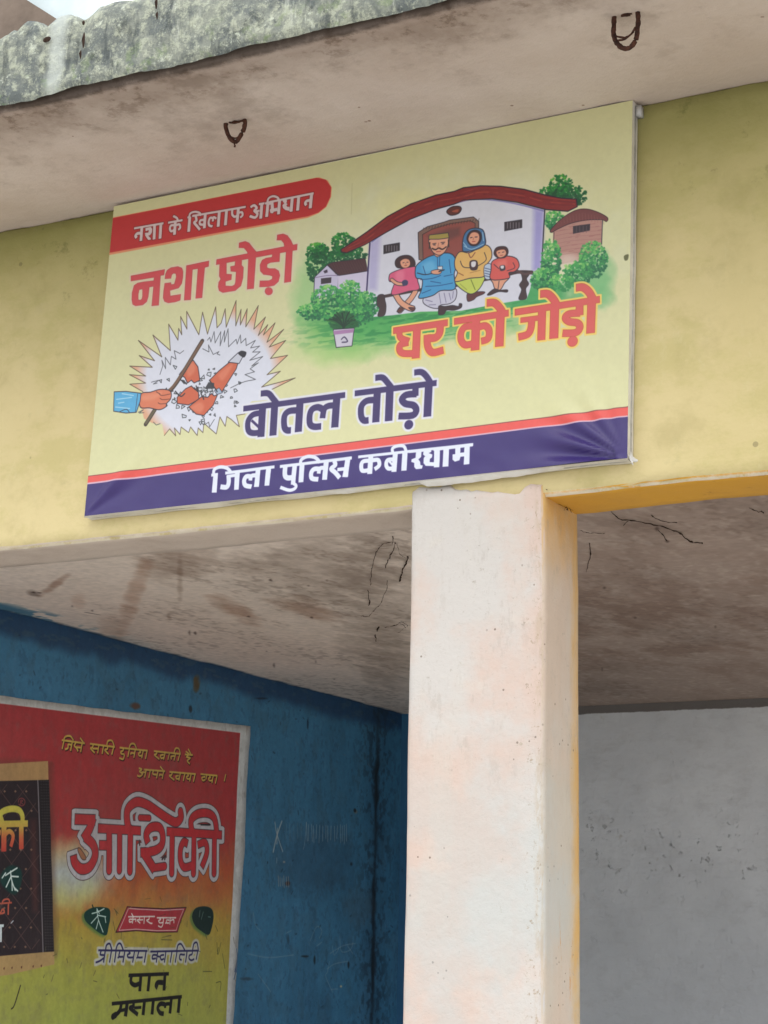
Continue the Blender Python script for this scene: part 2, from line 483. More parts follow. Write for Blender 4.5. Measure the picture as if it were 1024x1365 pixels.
    cv.poly([(740, 590), (800, 548), (860, 530), (925, 522), (962, 545), (972, 600), (960, 650), (965, 735), (880, 745), (830, 775), (750, 790), (765, 740), (770, 680), (735, 670), (728, 630)], (70, 160, 214), INK, 5)
    cv.poly([(770, 590), (830, 570), (850, 620), (790, 640)], (124, 196, 234), alpha=.6, feather=10)
    for p in ([(760, 680), (830, 672), (880, 655)], [(790, 720), (870, 715), (950, 700)], [(820, 690), (880, 700)], [(770, 760), (820, 740)], [(930, 560), (940, 640)], [(775, 600), (790, 650)], [(860, 540), (862, 600)], [(875, 540), (872, 600)], [(900, 660), (950, 650)]):
        cv.line(p, (24, 80, 136), 4.5)
    cv.line([(740, 640), (790, 650), (850, 636)], INK, 5)
    cv.poly([(825, 628), (865, 620), (885, 632), (868, 648), (830, 645)], SK, INK, 3)
    cv.poly([(862, 602), (890, 600), (890, 620), (864, 620)], (222, 226, 232), INK, 2.5, sm=False)
    cv.line([(870, 632), (900, 622)], INK, 7)
    cv.poly([(838, 525), (860, 545), (895, 525), (895, 500), (840, 500)], SK, INK, 3)
    cv.poly([(815, 440), (920, 425), (922, 480), (900, 520), (868, 535), (835, 518), (818, 485)], SK, INK, 4)
    cv.poly([(808, 440), (812, 415), (925, 402), (930, 432), (870, 440)], (168, 148, 70), INK, 3.5, sm=False)
    cv.line([(815, 460), (812, 495)], (60, 40, 36), 7); cv.line([(926, 445), (928, 485)], (60, 40, 36), 7)
    cv.line([(830, 495), (850, 502), (868, 492), (890, 500), (912, 486)], (44, 26, 28), 8)
    cv.line([(832, 468), (852, 464)], INK, 4.5); cv.line([(882, 460), (904, 458)], INK, 4.5)
    cv.line([(838, 474), (848, 474)], INK, 5); cv.line([(888, 468), (898, 467)], INK, 5)
    cv.line([(868, 462), (864, 488), (876, 488)], (150, 80, 60), 3); cv.line([(855, 514), (880, 512)], (160, 50, 46), 4)
    # woman with a blue scarf
    cv.set(*D)
    cv.poly([(105, 760), (160, 752), (205, 752), (200, 765), (160, 782), (140, 800), (105, 808)], (96, 44, 44), INK, 3)
    cv.poly([(30, 690), (90, 670), (200, 660), (196, 700), (165, 745), (120, 765), (60, 730)], (202, 214, 92), INK, 4)
    cv.line([(125, 680), (150, 740)], (110, 126, 40), 5); cv.line([(60, 705), (100, 740)], (150, 160, 60), 4)
    cv.poly([(30, 560), (60, 515), (120, 520), (200, 475), (242, 495), (248, 550), (215, 600), (205, 660), (120, 672), (30, 692), (45, 640), (30, 610)], (232, 184, 104), INK, 4.5)
    cv.line([(62, 570), (80, 605), (130, 610)], INK, 4); cv.line([(205, 520), (215, 565), (165, 600)], INK, 4)
    cv.line([(50, 640), (80, 655)], (150, 90, 50), 5); cv.line([(120, 640), (180, 625)], (180, 130, 70), 4)
    cv.poly([(120, 572), (160, 570), (162, 618), (124, 620)], (70, 40, 44), INK, 3)
    cv.poly([(128, 576), (154, 574), (150, 602), (130, 604)], (226, 222, 226))
    cv.poly([(75, 500), (80, 430), (105, 388), (150, 375), (195, 385), (210, 430), (208, 475), (150, 505), (90, 515)], (66, 116, 164), INK, 5)
    cv.poly([(100, 440), (115, 400), (150, 385), (182, 400), (188, 440), (165, 475), (125, 478)], (50, 30, 36), INK, 3)
    cv.poly([(110, 435), (125, 405), (150, 398), (172, 410), (175, 442), (158, 468), (130, 470), (114, 455)], SK, (90, 40, 40), 3)
    cv.line([(122, 432), (132, 430)], INK, 5); cv.line([(150, 428), (162, 427)], INK, 5); cv.line([(134, 455), (150, 454)], (170, 44, 44), 4); cv.line([(140, 432), (138, 446)], (160, 90, 60), 3)
    for p in ([(85, 480), (130, 500), (200, 470)], [(80, 460), (100, 485)], [(195, 400), (200, 450)]):
        cv.line(p, (170, 208, 232), 4)
    cv.line([(110, 520), (125, 550), (150, 520)], (130, 60, 50), 5)
    # boy in red
    cv.poly([(205, 600), (245, 590), (245, 670), (208, 672)], (190, 206, 226), INK, 3)
    for i in range(4):
        cv.line([(208, 612 + i * 15), (240, 620 + i * 15)], (50, 60, 100), 3.5)
    cv.poly([(245, 670), (350, 665), (325, 700), (300, 740), (270, 740), (255, 700)], SK, INK, 4)
    cv.poly([(222, 768), (262, 735), (295, 742), (340, 740), (338, 755), (290, 752), (240, 772)], (60, 36, 40), INK, 3)
    cv.line([(292, 690), (285, 740)], INK, 4)
    cv.poly([(250, 575), (290, 552), (340, 540), (395, 555), (412, 600), (385, 632), (350, 640), (350, 672), (245, 680), (245, 620)], (222, 92, 84), INK, 4.5)
    cv.poly([(280, 580), (330, 565), (335, 600), (290, 615)], (238, 130, 116), alpha=.6, feather=8)
    cv.line([(375, 580), (385, 610), (340, 628)], INK, 3.5); cv.line([(262, 590), (290, 615)], INK, 3.5)
    cv.poly([(296, 600), (325, 595), (328, 622), (300, 628)], (60, 50, 60)); cv.poly([(302, 600), (320, 598), (318, 614), (304, 614)], (230, 226, 230))
    cv.poly([(262, 530), (268, 500), (290, 485), (330, 485), (346, 505), (344, 530), (325, 550), (285, 552)], (70, 34, 34), INK, 3)
    cv.poly([(275, 520), (290, 505), (325, 502), (335, 525), (318, 545), (290, 548)], SK, (90, 40, 40), 2.5)
    cv.line([(288, 522), (296, 520)], INK, 4); cv.line([(312, 518), (322, 516)], INK, 4); cv.line([(300, 537), (314, 535)], (160, 40, 40), 3)
    # ---------------------------------------------------------------- red flash and its line
    cv.set(0, 0, 1)
    cv.poly([(100, 300), (149, 291), (425, 237), (436, 241), (441, 250), (440, 262), (434, 275), (424, 283), (410, 289), (140, 340), (100, 347)], (236, 150, 110), sm=False, grow=.9)
    cv.poly([(100, 300), (149, 291), (422, 236.5), (434, 239), (441, 249), (440, 262), (434, 275), (424, 283), (410, 288), (140, 338), (100, 346)], RED, sm=False)
    W1 = (226, 206, 206)
    cv.set(170, 235, 3.938)
    s, h = 14, 9
    word = [([(35, 273), (188, 246)], h), ([(75, 268), (70, 338)], s), ([(72, 298), (52, 300), (42, 312), (48, 322)], s - 1),
            ([(142, 255), (139, 330)], s), ([(175, 250), (170, 326)], s),
            ([(213, 243), (288, 230)], h), ([(251, 235), (246, 306)], s), ([(247, 256), (228, 258), (222, 275), (230, 288), (245, 280)], s - 4), ([(255, 256), (272, 252), (276, 270), (266, 280)], s - 4), ([(240, 208), (258, 218), (264, 232)], 9),
            ([(315, 216), (322, 214)], h), ([(327, 212), (321, 290)], s), ([(324, 214), (330, 194), (355, 186), (378, 192), (386, 206)], 9), ([(340, 208), (620, 160)], h),
            ([(358, 210), (362, 232), (350, 242), (366, 262), (380, 280)], s - 3), ([(400, 228), (382, 232), (380, 250), (398, 254)], s - 4), ([(408, 200), (403, 272)], s),
            ([(466, 222), (452, 214), (448, 236)], s - 5), ([(452, 220), (434, 218), (426, 240), (430, 258), (446, 262)], s - 4), ([(482, 188), (476, 264)], s), ([(520, 180), (514, 256)], s),
            ([(550, 176), (550, 200), (562, 212), (576, 206)], s - 4), ([(582, 170), (575, 242)], s), ([(582, 192), (600, 188), (604, 204), (592, 216)], s - 5),
            ([(646, 162), (664, 152), (678, 166), (666, 180), (682, 196), (670, 216), (642, 208)], s - 3), ([(672, 184), (692, 180)], 9), ([(690, 146), (718, 141)], h), ([(705, 145), (699, 221)], s),
            ([(722, 142), (734, 139)], h), ([(737, 138), (730, 212)], s), ([(733, 140), (740, 116), (762, 104), (786, 110), (796, 126)], 9),
            ([(748, 134), (975, 88)], h), ([(798, 124), (792, 198)], s),
            ([(864, 110), (858, 184)], s), ([(898, 104), (892, 178)], s),
            ([(965, 92), (958, 166)], s), ([(960, 124), (940, 128), (932, 140), (938, 150)], s - 2)]
    rr = cv.sdf_strokes(word, 6)
    cv.set(175, 270, 7.877)
    r2 = cv.sdf_shapes([[(148, 268), (205, 255), (220, 275), (215, 315), (196, 342), (176, 346), (204, 372), (204, 388), (176, 390), (148, 350), (142, 318), (180, 314), (184, 288), (150, 300)]], (), 9)
    cv.set(320, 245, 9.752)
    r3 = cv.sdf_shapes([[(352, 252), (366, 226), (432, 218), (440, 318), (482, 308), (482, 352), (440, 360), (425, 382), (395, 378), (384, 340), (400, 318), (396, 268), (376, 272), (358, 268)],
                        [(550, 206), (600, 196), (610, 222), (600, 250), (618, 262), (600, 276), (612, 296), (642, 296), (642, 350), (590, 340), (556, 312), (550, 275), (574, 250), (556, 232)]], (), 9)
    cv.set(170, 235, 3.938)
    for q in (rr, r2, r3):
        cv.paint(q, (120, 24, 30), grow=3.8 if q is rr else 6)
    for q in (rr, r2, r3):
        cv.paint(q, W1, grow=.9)
    # ---------------------------------------------------------------- four large words
    cv.set(168, 330, 8.533)
    A = [[(55, 320), (440, 248), (432, 310), (392, 318), (372, 655), (292, 663), (312, 440), (265, 448), (252, 560), (235, 615), (190, 652), (110, 663), (74, 645), (64, 590), (68, 510), (90, 430), (130, 402), (200, 388), (315, 375), (318, 338), (55, 380)],
         [(442, 355), (448, 300), (465, 258), (510, 228), (590, 214), (636, 232), (650, 270), (648, 340), (635, 410), (600, 460), (500, 488), (505, 550), (625, 532), (618, 600), (560, 620), (480, 630), (438, 612), (422, 570), (428, 490), (440, 405), (510, 398), (515, 420), (550, 415), (572, 330), (566, 296), (540, 292), (520, 310), (512, 350)],
         [(688, 205), (945, 152), (942, 215), (898, 228), (868, 572), (795, 580), (820, 240), (758, 250), (738, 595), (663, 600)]]
    HO = [[(150, 478), (186, 470), (186, 550), (178, 585), (160, 596), (138, 592), (138, 530)]]
    r1 = cv.sdf_shapes(A, HO, 12)
    cv.set(280, 305, 8.533)
    B = [[(78, 350), (992, 172), (988, 238), (72, 410)],
         [(112, 398), (190, 385), (190, 515), (250, 520), (245, 580), (180, 600), (180, 650), (250, 655), (282, 640), (292, 610), (300, 490), (240, 485), (235, 430), (285, 420), (290, 365), (365, 350), (362, 415), (384, 440), (378, 560), (355, 650), (290, 705), (150, 728), (108, 706), (96, 660), (102, 610), (125, 572), (108, 540)],
         [(440, 310), (525, 300), (500, 680), (425, 688)], [(332, 160), (400, 142), (445, 160), (500, 230), (540, 275), (440, 295), (420, 255), (388, 218), (330, 215)],
         [(712, 280), (795, 262), (790, 372), (690, 383), (652, 402), (648, 438), (672, 452), (740, 452), (782, 478), (796, 530), (780, 600), (730, 645), (660, 660), (565, 662), (570, 592), (670, 590), (708, 572), (712, 540), (680, 528), (610, 520), (574, 480), (570, 410), (595, 355), (640, 332), (705, 322)],
         [(670 + 44 * math.cos(k * .5236), 710 + 44 * math.sin(k * .5236)) for k in range(12)],
         [(865, 255), (938, 240), (920, 600), (845, 612)], [(765, 68), (830, 55), (880, 75), (920, 130), (950, 200), (850, 220), (838, 160), (810, 128), (760, 128)]]
    r2 = cv.sdf_shapes(B, (), 12)
    for rr in (r1, r2):
        cv.paint(rr, (240, 206, 196), grow=20, feather=5, alpha=.55)
    for rr in (r1, r2):
        cv.paint(rr, (150, 44, 52), grow=1.5)
        cv.paint(rr, (218, 74, 82), grow=-1.0)
    cv.set(515, 370, 6.827)
    F = lambda x, y: (x + 1024, y)
    s, h, o = 66, 52, 60
    K = [([(65, 483), (557, 410)], h), ([(280, 450), (268, 732)], s), ([(120, 480), (128, 545), (205, 577)], 50), ([(200, 590), (128, 612), (122, 662), (160, 690), (270, 690)], 54),
         ([(490, 420), (486, 500), (450, 545), (378, 552)], 62), ([(372, 522), (376, 620), (420, 682), (518, 660)], 58),
         ([(620, 400), (1112, 322)], h), ([(818, 372), (808, 658)], 70), ([(800, 440), (720, 448), (682, 500), (682, 570), (720, 612), (790, 600)], 54), ([(840, 452), (900, 438), (936, 480), (926, 555), (866, 578)], 54),
         ([(1040, 330), (1028, 624)], 70), ([(918, 232), (985, 230), (1040, 285), (1072, 345)], o),
         ([F(148, 316), F(917, 198)], h), ([F(200, 388), F(395, 362)], 40), ([F(300, 380), F(292, 460), F(262, 515), F(180, 540)], 56), ([F(395, 280), F(386, 566)], 64),
         ([F(510, 240), F(500, 551)], 72), ([F(380, 150), F(445, 148), F(500, 200), F(535, 265)], o),
         ([F(736, 240), F(735, 340)], 60), ([F(740, 322), F(640, 330), F(606, 365), F(640, 400), F(714, 412), F(738, 452), F(700, 500), F(582, 506)], 56), ([F(671, 580), F(672, 580)], 82, 'r'),
         ([F(846, 200), F(835, 503)], 68), ([F(705, 92), F(765, 88), F(820, 130), F(862, 205)], o)]
    rr = cv.sdf_strokes(K, 30)
    cv.paint(rr, (250, 214, 108), grow=19)
    cv.paint(rr, (176, 60, 30), grow=3.0)
    cv.paint(rr, (226, 92, 88))
    cv.set(315, 500, 6.827)
    s, h = 66, 48
    K = [([(66, 306), (990, 180)], h), ([(240, 280), (225, 562)], s), ([(215, 345), (150, 362), (108, 420), (110, 500), (150, 528), (230, 520)], 50), ([(140, 412), (215, 482)], 22),
         ([(350, 250), (334, 549)], s), ([(223, 168), (290, 166), (335, 215), (372, 262)], 52),
         ([(580, 240), (565, 517)], s), ([(560, 320), (480, 328), (438, 375), (438, 470), (462, 502), (498, 502)], 54),
         ([(915, 195), (897, 476)], s), ([(900, 275), (840, 280), (800, 310), (785, 392)], 52), ([(800, 320), (745, 292), (690, 312), (668, 370), (672, 445), (710, 470), (772, 466)], 54)]
    o1 = 145 / 1.0 * 6.827
    Hs = 6.827 / 7.314
    G = lambda x, y: (o1 + x * Hs, -20 * 6.827 + y * Hs)
    s2 = 72 * Hs
    K2 = [([G(95, 325), G(893, 222)], 54 * Hs), ([G(315, 300), G(300, 606)], s2), ([G(290, 388), G(210, 398), G(160, 450), G(158, 545), G(185, 588), G(230, 586)], 60 * Hs),
          ([G(438, 270), G(425, 593)], 76 * Hs), ([G(295, 174), G(365, 170), G(415, 220), G(462, 280)], 56 * Hs),
          ([G(688, 255), G(686, 350)], 62 * Hs), ([G(700, 330), G(600, 338), G(556, 382), G(590, 425), G(665, 440), G(695, 485), G(660, 538), G(522, 546)], 62 * Hs), ([G(621, 630), G(622, 630)], 86 * Hs, 'r'),
          ([G(818, 230), G(802, 551)], 76 * Hs), ([G(675, 122), G(745, 117), G(795, 160), G(842, 235)], 56 * Hs)]
    for q in (K, K2):
        rr = cv.sdf_strokes(q, 30)
        cv.paint(rr, (232, 232, 240), grow=19, feather=2)
        cv.paint(rr, (62, 48, 104))
    # ---------------------------------------------------------------- bottom bands
    cv.set(0, 0, 1)
    cv.poly([(60, 644), (119, 634.5), (838, 542), (870, 538), (870, 560), (60, 700)], (238, 92, 84), sm=False)
    cv.poly([(60, 653), (118, 643.5), (838, 553.5), (870, 549), (870, 700), (60, 760)], (226, 190, 206), sm=False)
    cv.poly([(60, 655), (118, 645.5), (838, 555.2), (870, 551), (870, 700), (60, 760)], PURP, sm=False)
    cv.line([(60, 644), (119, 634.5), (838, 542), (870, 538)], (120, 60, 60), .8)
    WH = (232, 238, 250)
    cv.set(270, 595, 4.876)
    s, h = 30, 15
    K = [([(58, 187), (98, 182)], h), ([(86, 176), (74, 298)], s), ([(72, 178), (78, 150), (115, 134), (160, 142), (186, 170)], 18), ([(150, 174), (466, 133)], h),
         ([(160, 196), (215, 188)], 16), ([(170, 190), (170, 235), (155, 264), (116, 262)], 26), ([(228, 160), (219, 280)], s),
         ([(350, 188), (318, 192), (310, 220)], 22), ([(318, 196), (284, 196), (270, 225), (280, 254), (318, 262)], 25), ([(362, 148), (350, 262)], s), ([(430, 138), (419, 254)], s),
         ([(504, 131), (970, 76)], h), ([(538, 130), (534, 185), (552, 204), (590, 200)], 28), ([(600, 122), (586, 246)], s - 2), ([(584, 236), (606, 254), (596, 274), (560, 284), (506, 266)], 17),
         ([(648, 112), (640, 232)], s), ([(640, 120), (642, 88), (685, 66), (735, 74), (764, 104)], 18),
         ([(795, 140), (765, 144), (756, 176)], 22), ([(765, 148), (728, 148), (708, 172), (712, 208), (752, 214)], 25), ([(806, 98), (794, 216)], s),
         ([(858, 96), (864, 122), (838, 146), (866, 172), (896, 206)], 24), ([(880, 152), (930, 146)], 18), ([(946, 84), (930, 200)], s)]
    cv.paint(cv.sdf_strokes(K), WH, grow=1.6)
    cv.set(460, 575, 5.389)
    s, h = 34, 16
    K = [([(0, 197), (45, 190)], h), ([(20, 190), (10, 328)], 30),
         ([(96, 184), (920, 94)], h), ([(186, 175), (178, 305)], s), ([(180, 210), (132, 216), (118, 245), (128, 284), (180, 276)], 26), ([(196, 208), (238, 206), (246, 244), (214, 272)], 26),
         ([(362, 158), (352, 290)], s), ([(356, 202), (308, 206), (296, 240), (314, 268), (355, 262)], 25), ([(318, 215), (350, 250)], 12), ([(432, 140), (424, 281)], s + 2), ([(344, 156), (342, 122), (382, 104), (424, 108), (440, 145)], 19)]
    cv.paint(cv.sdf_strokes(K), WH, grow=1.6)
    cv.set(545, 575, 11.378)
    cv.paint(cv.sdf_shapes([[(0, 290), (335, 262), (340, 300), (0, 330)], [(110, 310), (195, 300), (190, 390), (150, 425), (176, 462), (182, 512), (218, 520), (204, 568), (112, 575), (85, 540), (85, 480), (40, 465), (45, 425), (105, 400)],
                            [(228, 290), (330, 264), (346, 310), (305, 330), (360, 350), (356, 395), (325, 420), (322, 468), (390, 470), (390, 530), (262, 526), (228, 484), (230, 404), (250, 380), (218, 350)],
                            [(365, 255), (975, 185), (972, 228), (380, 300)], [(385, 280), (475, 265), (468, 545), (385, 550)], [(525, 250), (612, 240), (603, 532), (515, 540)],
                            [(705, 230), (785, 225), (782, 325), (840, 318), (845, 235), (930, 220), (918, 495), (832, 505), (840, 380), (785, 385), (770, 440), (700, 460), (665, 430), (665, 350), (705, 345)]]), WH)
    # faint creases and smudges on the vinyl
    cv.set(0, 0, 1)
    cv.line([(469, 244), (468, 285)], (176, 170, 120), .8, alpha=.5)
    cv.poly([(832, 341), (838, 339), (837, 346), (833, 347)], (90, 92, 50), alpha=.9)
    n = cv.noise(10, 90, 3)
    cv.full(np.clip((cv.noise(220, 91, 3) - .55), 0, 1) * .25, (176, 170, 130))
    cv.buf *= .90 * (1 + (n - .5) * .035)[..., None]
    return cv


# ---------------------------------------------------------------- hand painted advertisement on the side wall
def lerp_cols(t, stops):
    out = np.zeros(t.shape + (3,), np.float32)
    out[:] = c255(stops[0][1])
    for (a, ca), (b, cb) in zip(stops[:-1], stops[1:]):
        f = np.clip((t - a) / (b - a), 0, 1)[..., None]
        out = np.where((t >= a)[..., None], c255(ca) * (1 - f) + c255(cb) * f, out)
    return out


def mural_canvas():
    cv = Canvas(0, -5.90, 1, (0.7, 4.05), 2, (0.5, 2.86), 2.2)
    X, Y = cv.X, cv.Y
    R = random.Random(3)
    cv.buf[:] = c255((196, 200, 198))
    n = cv.noise(60, 1, 4)
    n2 = cv.noise(14, 2, 3, 3)
    # gradient field: red, orange, mustard, yellow green
    t = Y + (n - .5) * 40 - np.clip((120 - X) / 120, 0, 1.2) * 0
    g = lerp_cols(t, [(900, (178, 46, 52)), (1110, (184, 50, 50)), (1165, (196, 84, 40)), (1200, (196, 118, 52)), (1235, (188, 158, 50)), (1300, (176, 178, 62)), (1420, (164, 180, 70))])
    # airbrushed pale patch where the fields meet, beside the pouch
    m = np.clip(1 - ((X - 92) / 75) ** 2 - ((Y - 1165) / 62) ** 2 + (n - .5) * .5, 0, 1)
    g2 = lerp_cols(Y + (n - .5) * 30, [(1100, (196, 120, 70)), (1135, (200, 176, 130)), (1165, (180, 190, 186)), (1200, (198, 198, 120)), (1250, (188, 184, 70))])
    m = sstep(.05, .9, m)[..., None]
    g = g * (1 - m) + g2 * m
    lr = np.clip((X - 250) / 100, 0, 1) * sstep(1090, 1140, Y) * (1 - sstep(1330, 1420, Y))
    g = g * (1 - (lr * .25)[..., None]) + c255((170, 110, 44)) * (lr * .25)[..., None]
    inner = [(-400, 890), (0, 937.5), (322, 977), (303, 1365), (290, 1600), (-400, 1600)]
    cv.set(0, 0, 1)
    cv.paint(cv.sdf_poly(inner), g)
    # dirty pale border
    cv.full(np.clip((cv.noise(20, 6, 4) - .52) * 3, 0, 1) * .22, (110, 104, 96))
    cv.set(0, 920, 3.012)
    for p in ([(955, 1040), (958, 1080), (948, 1130)], [(962, 1090), (945, 1160)], [(950, 1120), (965, 1150)]):
        cv.line(p, (60, 96, 150), 5, alpha=.7)
    # painted pouch at the left
    cv.set(0, 1000, 4.55)
    sh = cv.sdf_poly([(-900, 60), (320, 80), (352, 1240), (-900, 1420)])
    cv.paint(sh, (96, 60, 44), feather=26, alpha=.55, grow=6)
    BODY = (44, 32, 38)
    cv.poly([(-900, 200), (303, 178), (338, 1225), (-900, 1330)], BODY, sm=False)
    q = cv.sdf_poly([(-900, 200), (240, 180), (274, 1225), (-900, 1330)])
    cv.paint(cv.sdf_poly([(190, 420), (225, 420), (240, 980), (205, 980)]), (104, 50, 44), feather=18, alpha=.55)
    for i in range(-8, 12):
        a = [(-620 + i * 130 - 40, 1320), (-620 + i * 130 + 820, 180)]
        b = [(-620 + i * 130 - 200, 180), (-620 + i * 130 + 640, 1320)]
        for ln in (a, b):
            k = []
            for j in range(41):
                f = j / 40
                k.append((ln[0][0] + (ln[1][0] - ln[0][0]) * f, ln[0][1] + (ln[1][1] - ln[0][1]) * f))
            seg = [p for p in k if p[0] < 232 + (p[1] - 180) * .033 and 190 < p[1] < 1225]
            if len(seg) > 1:
                cv.line([seg[0], seg[-1]], (112, 74, 68), 4, alpha=.75)
    for i in range(-4, 8):
        for j in range(9):
            px, py = -30 + i * 65 + (j % 2) * 32, 250 + j * 118
            if px < 225:
                cv.poly([(px - 8, py), (px, py - 8), (px + 8, py), (px, py + 8)], (150, 110, 84), sm=False, alpha=.9)
    cv.poly([(240, 180), (303, 178), (338, 1225), (276, 1222)], (36, 30, 34), sm=False)
    for j in range(60):
        yy = 190 + j * 17.3
        xo = (yy - 180) * .034
        cv.line([(248 + xo, yy), (300 + xo, yy)], (84, 76, 82), 3, alpha=.6)
    for j in range(4):
        cv.line([(250 + j * 14, 185), (284 + j * 14, 1222)], (24, 20, 24), 3, alpha=.8)
    cv.line([(236, 182), (272, 1225)], (130, 124, 130), 7)
    cv.poly([(-900, 130), (-100, 88), (299, 66), (300, 180), (-900, 210)], (186, 142, 84), sm=False)
    cv.poly([(-900, 1330), (274, 1226), (339, 1222), (341, 1300), (60, 1365), (-900, 1480)], (190, 152, 88), sm=False)
    for i in range(12):
        xx = -380 + i * 58 + R.uniform(-8, 8)
        cv.poly([(xx, 1325 - xx * .07), (xx + 9, 1320 - xx * .07), (xx + 5, 1336 - xx * .07)], (110, 60, 40))
    # letters on the pouch: ki, vein leaf, ti, aa
    st = [([(-260, 455), (175, 445)], 34), ([(30, 445), (28, 615)], 40), ([(20, 440), (10, 385), (60, 358), (118, 362), (142, 400), (140, 445)], 34), ([(135, 440), (135, 600)], 38),
          ([(30, 520), (60, 492), (85, 520), (70, 585)], 26), ([(10, 500), (-40, 500), (-55, 560), (-10, 590)], 28), ([(-110, 450), (-112, 610)], 38), ([(-200, 450), (-205, 610)], 36)]
    gy = lerp_cols(Y, [(1088, (206, 196, 62)), (1104, (214, 170, 60)), (1118, (220, 96, 54)), (1136, (214, 60, 50))])
    rr = cv.sdf_strokes(st)
    cv.paint(rr, gy)
    cv.line([(118, 315), (122, 298), (140, 292), (156, 305), (154, 328), (138, 338), (120, 328)], (150, 60, 60), 5)
    cv.line([(130, 328), (132, 304), (144, 308), (132, 316), (146, 328)], (150, 60, 60), 4)
    cv.poly([(20, 740), (70, 700), (130, 720), (140, 790), (110, 870), (60, 860), (10, 800)], (10, 60, 56), feather=6)
    for p in ([(110, 715), (70, 740), (40, 760)], [(70, 735), (78, 790), (100, 850)], [(75, 765), (118, 768)], [(72, 770), (45, 830)], [(40, 745), (20, 775)], [(80, 800), (82, 850)], [(95, 835), (115, 855)]):
        cv.line(p, (214, 232, 226), 8)
    rd = (208, 88, 62)
    cv.paint(cv.sdf_strokes([([(-160, 945), (80, 925)], 9), ([(60, 930), (58, 1000)], 11), ([(20, 935), (30, 910), (60, 905), (68, 930)], 9), ([(0, 945), (-15, 970), (10, 990), (35, 985), (25, 965), (5, 1000)], 10), ([(-60, 940), (-62, 1005)], 10)]), rd)
    cv.paint(cv.sdf_strokes([([(-200, 1078), (32, 1065)], 14), ([(15, 1070), (15, 1165)], 15), ([(-60, 1072), (-62, 1160)], 15), ([(-60, 1110), (-100, 1120), (-90, 1150)], 14)]), (214, 232, 234))
    cv.line([(75, 1050), (88, 1036)], (190, 200, 210), 6)
    # two slogan lines -------------------------------------------------------
    cv.set(60, 960, 3.657)
    s = 7.6
    L1 = [[(88, 97), (200, 113)], [(99, 97), (90, 141)], [(97, 97), (106, 80), (130, 78), (145, 99)], [(140, 101), (131, 150)], [(138, 122), (120, 118), (118, 136), (104, 142)],
          [(158, 107), (150, 124), (160, 136), (168, 152)], [(158, 132), (184, 134)], [(188, 110), (180, 156)], [(178, 86), (194, 110)],
          [(225, 115), (347, 131)], [(242, 118), (236, 134), (228, 138), (248, 159)], [(238, 138), (264, 140)], [(269, 121), (262, 162)], [(292, 124), (284, 165)], [(312, 126), (310, 140), (298, 146), (316, 166)], [(341, 131), (331, 168)], [(308, 122), (314, 101), (334, 101), (344, 130)],
          [(370, 134), (505, 149)], [(388, 136), (386, 148), (376, 154), (378, 164), (390, 166), (392, 174)], [(392, 172), (386, 190), (368, 184)], [(417, 140), (409, 180)], [(415, 139), (424, 117), (442, 117), (452, 142)], [(446, 143), (438, 184)], [(441, 162), (426, 160), (424, 168)], [(466, 148), (471, 156), (461, 162), (465, 173), (481, 173)], [(484, 147), (476, 186)], [(502, 149), (494, 189)],
          [(535, 151), (667, 165)], [(550, 153), (548, 164), (538, 170), (562, 190)], [(584, 168), (568, 172), (572, 186), (584, 182)], [(591, 157), (583, 193)], [(612, 159), (604, 194)], [(642, 162), (634, 197)], [(636, 174), (620, 178), (622, 192)], [(663, 164), (653, 199)], [(634, 160), (642, 138), (658, 140), (665, 164)],
          [(688, 167), (726, 170)], [(706, 170), (696, 180), (714, 184), (700, 198), (712, 213)], [(692, 152), (712, 168)], [(704, 140), (719, 169)],
          [(486, 241), (590, 249)], [(462, 234), (476, 240), (465, 250), (479, 262), (466, 274), (454, 270)], [(474, 254), (492, 254)], [(497, 241), (489, 280)], [(517, 243), (509, 282)], [(532, 245), (529, 262), (548, 266)], [(555, 246), (547, 284)], [(583, 248), (575, 287)], [(578, 268), (564, 266), (562, 274)], [(566, 226), (583, 248)],
          [(612, 252), (740, 263)], [(626, 254), (622, 267), (612, 272), (636, 292)], [(658, 270), (644, 274), (648, 286), (658, 284)], [(666, 257), (658, 295)], [(688, 259), (679, 297)], [(700, 262), (705, 270), (696, 276), (700, 286), (715, 286)], [(718, 261), (710, 299)], [(737, 263), (728, 301)],
          [(764, 263), (848, 271)], [(788, 276), (771, 280), (775, 294), (787, 290)], [(796, 266), (790, 290)], [(808, 272), (813, 279), (804, 284), (808, 294), (823, 294)], [(828, 269), (820, 307)], [(846, 271), (837, 309)], [(889, 264), (881, 298)]]
    cv.crop = (60.5, 961.0, 3.657)
    cv.paint(cv.sdf_strokes([(p, s + 2) for p in L1], 4), (70, 22, 26), grow=1.2)
    cv.set(60, 960, 3.657)
    cv.paint(cv.sdf_strokes([(p, s) for p in L1]), (212, 176, 66))
    # big name ----------------------------------------------------------------
    cv.set(80, 1040, 4.267)
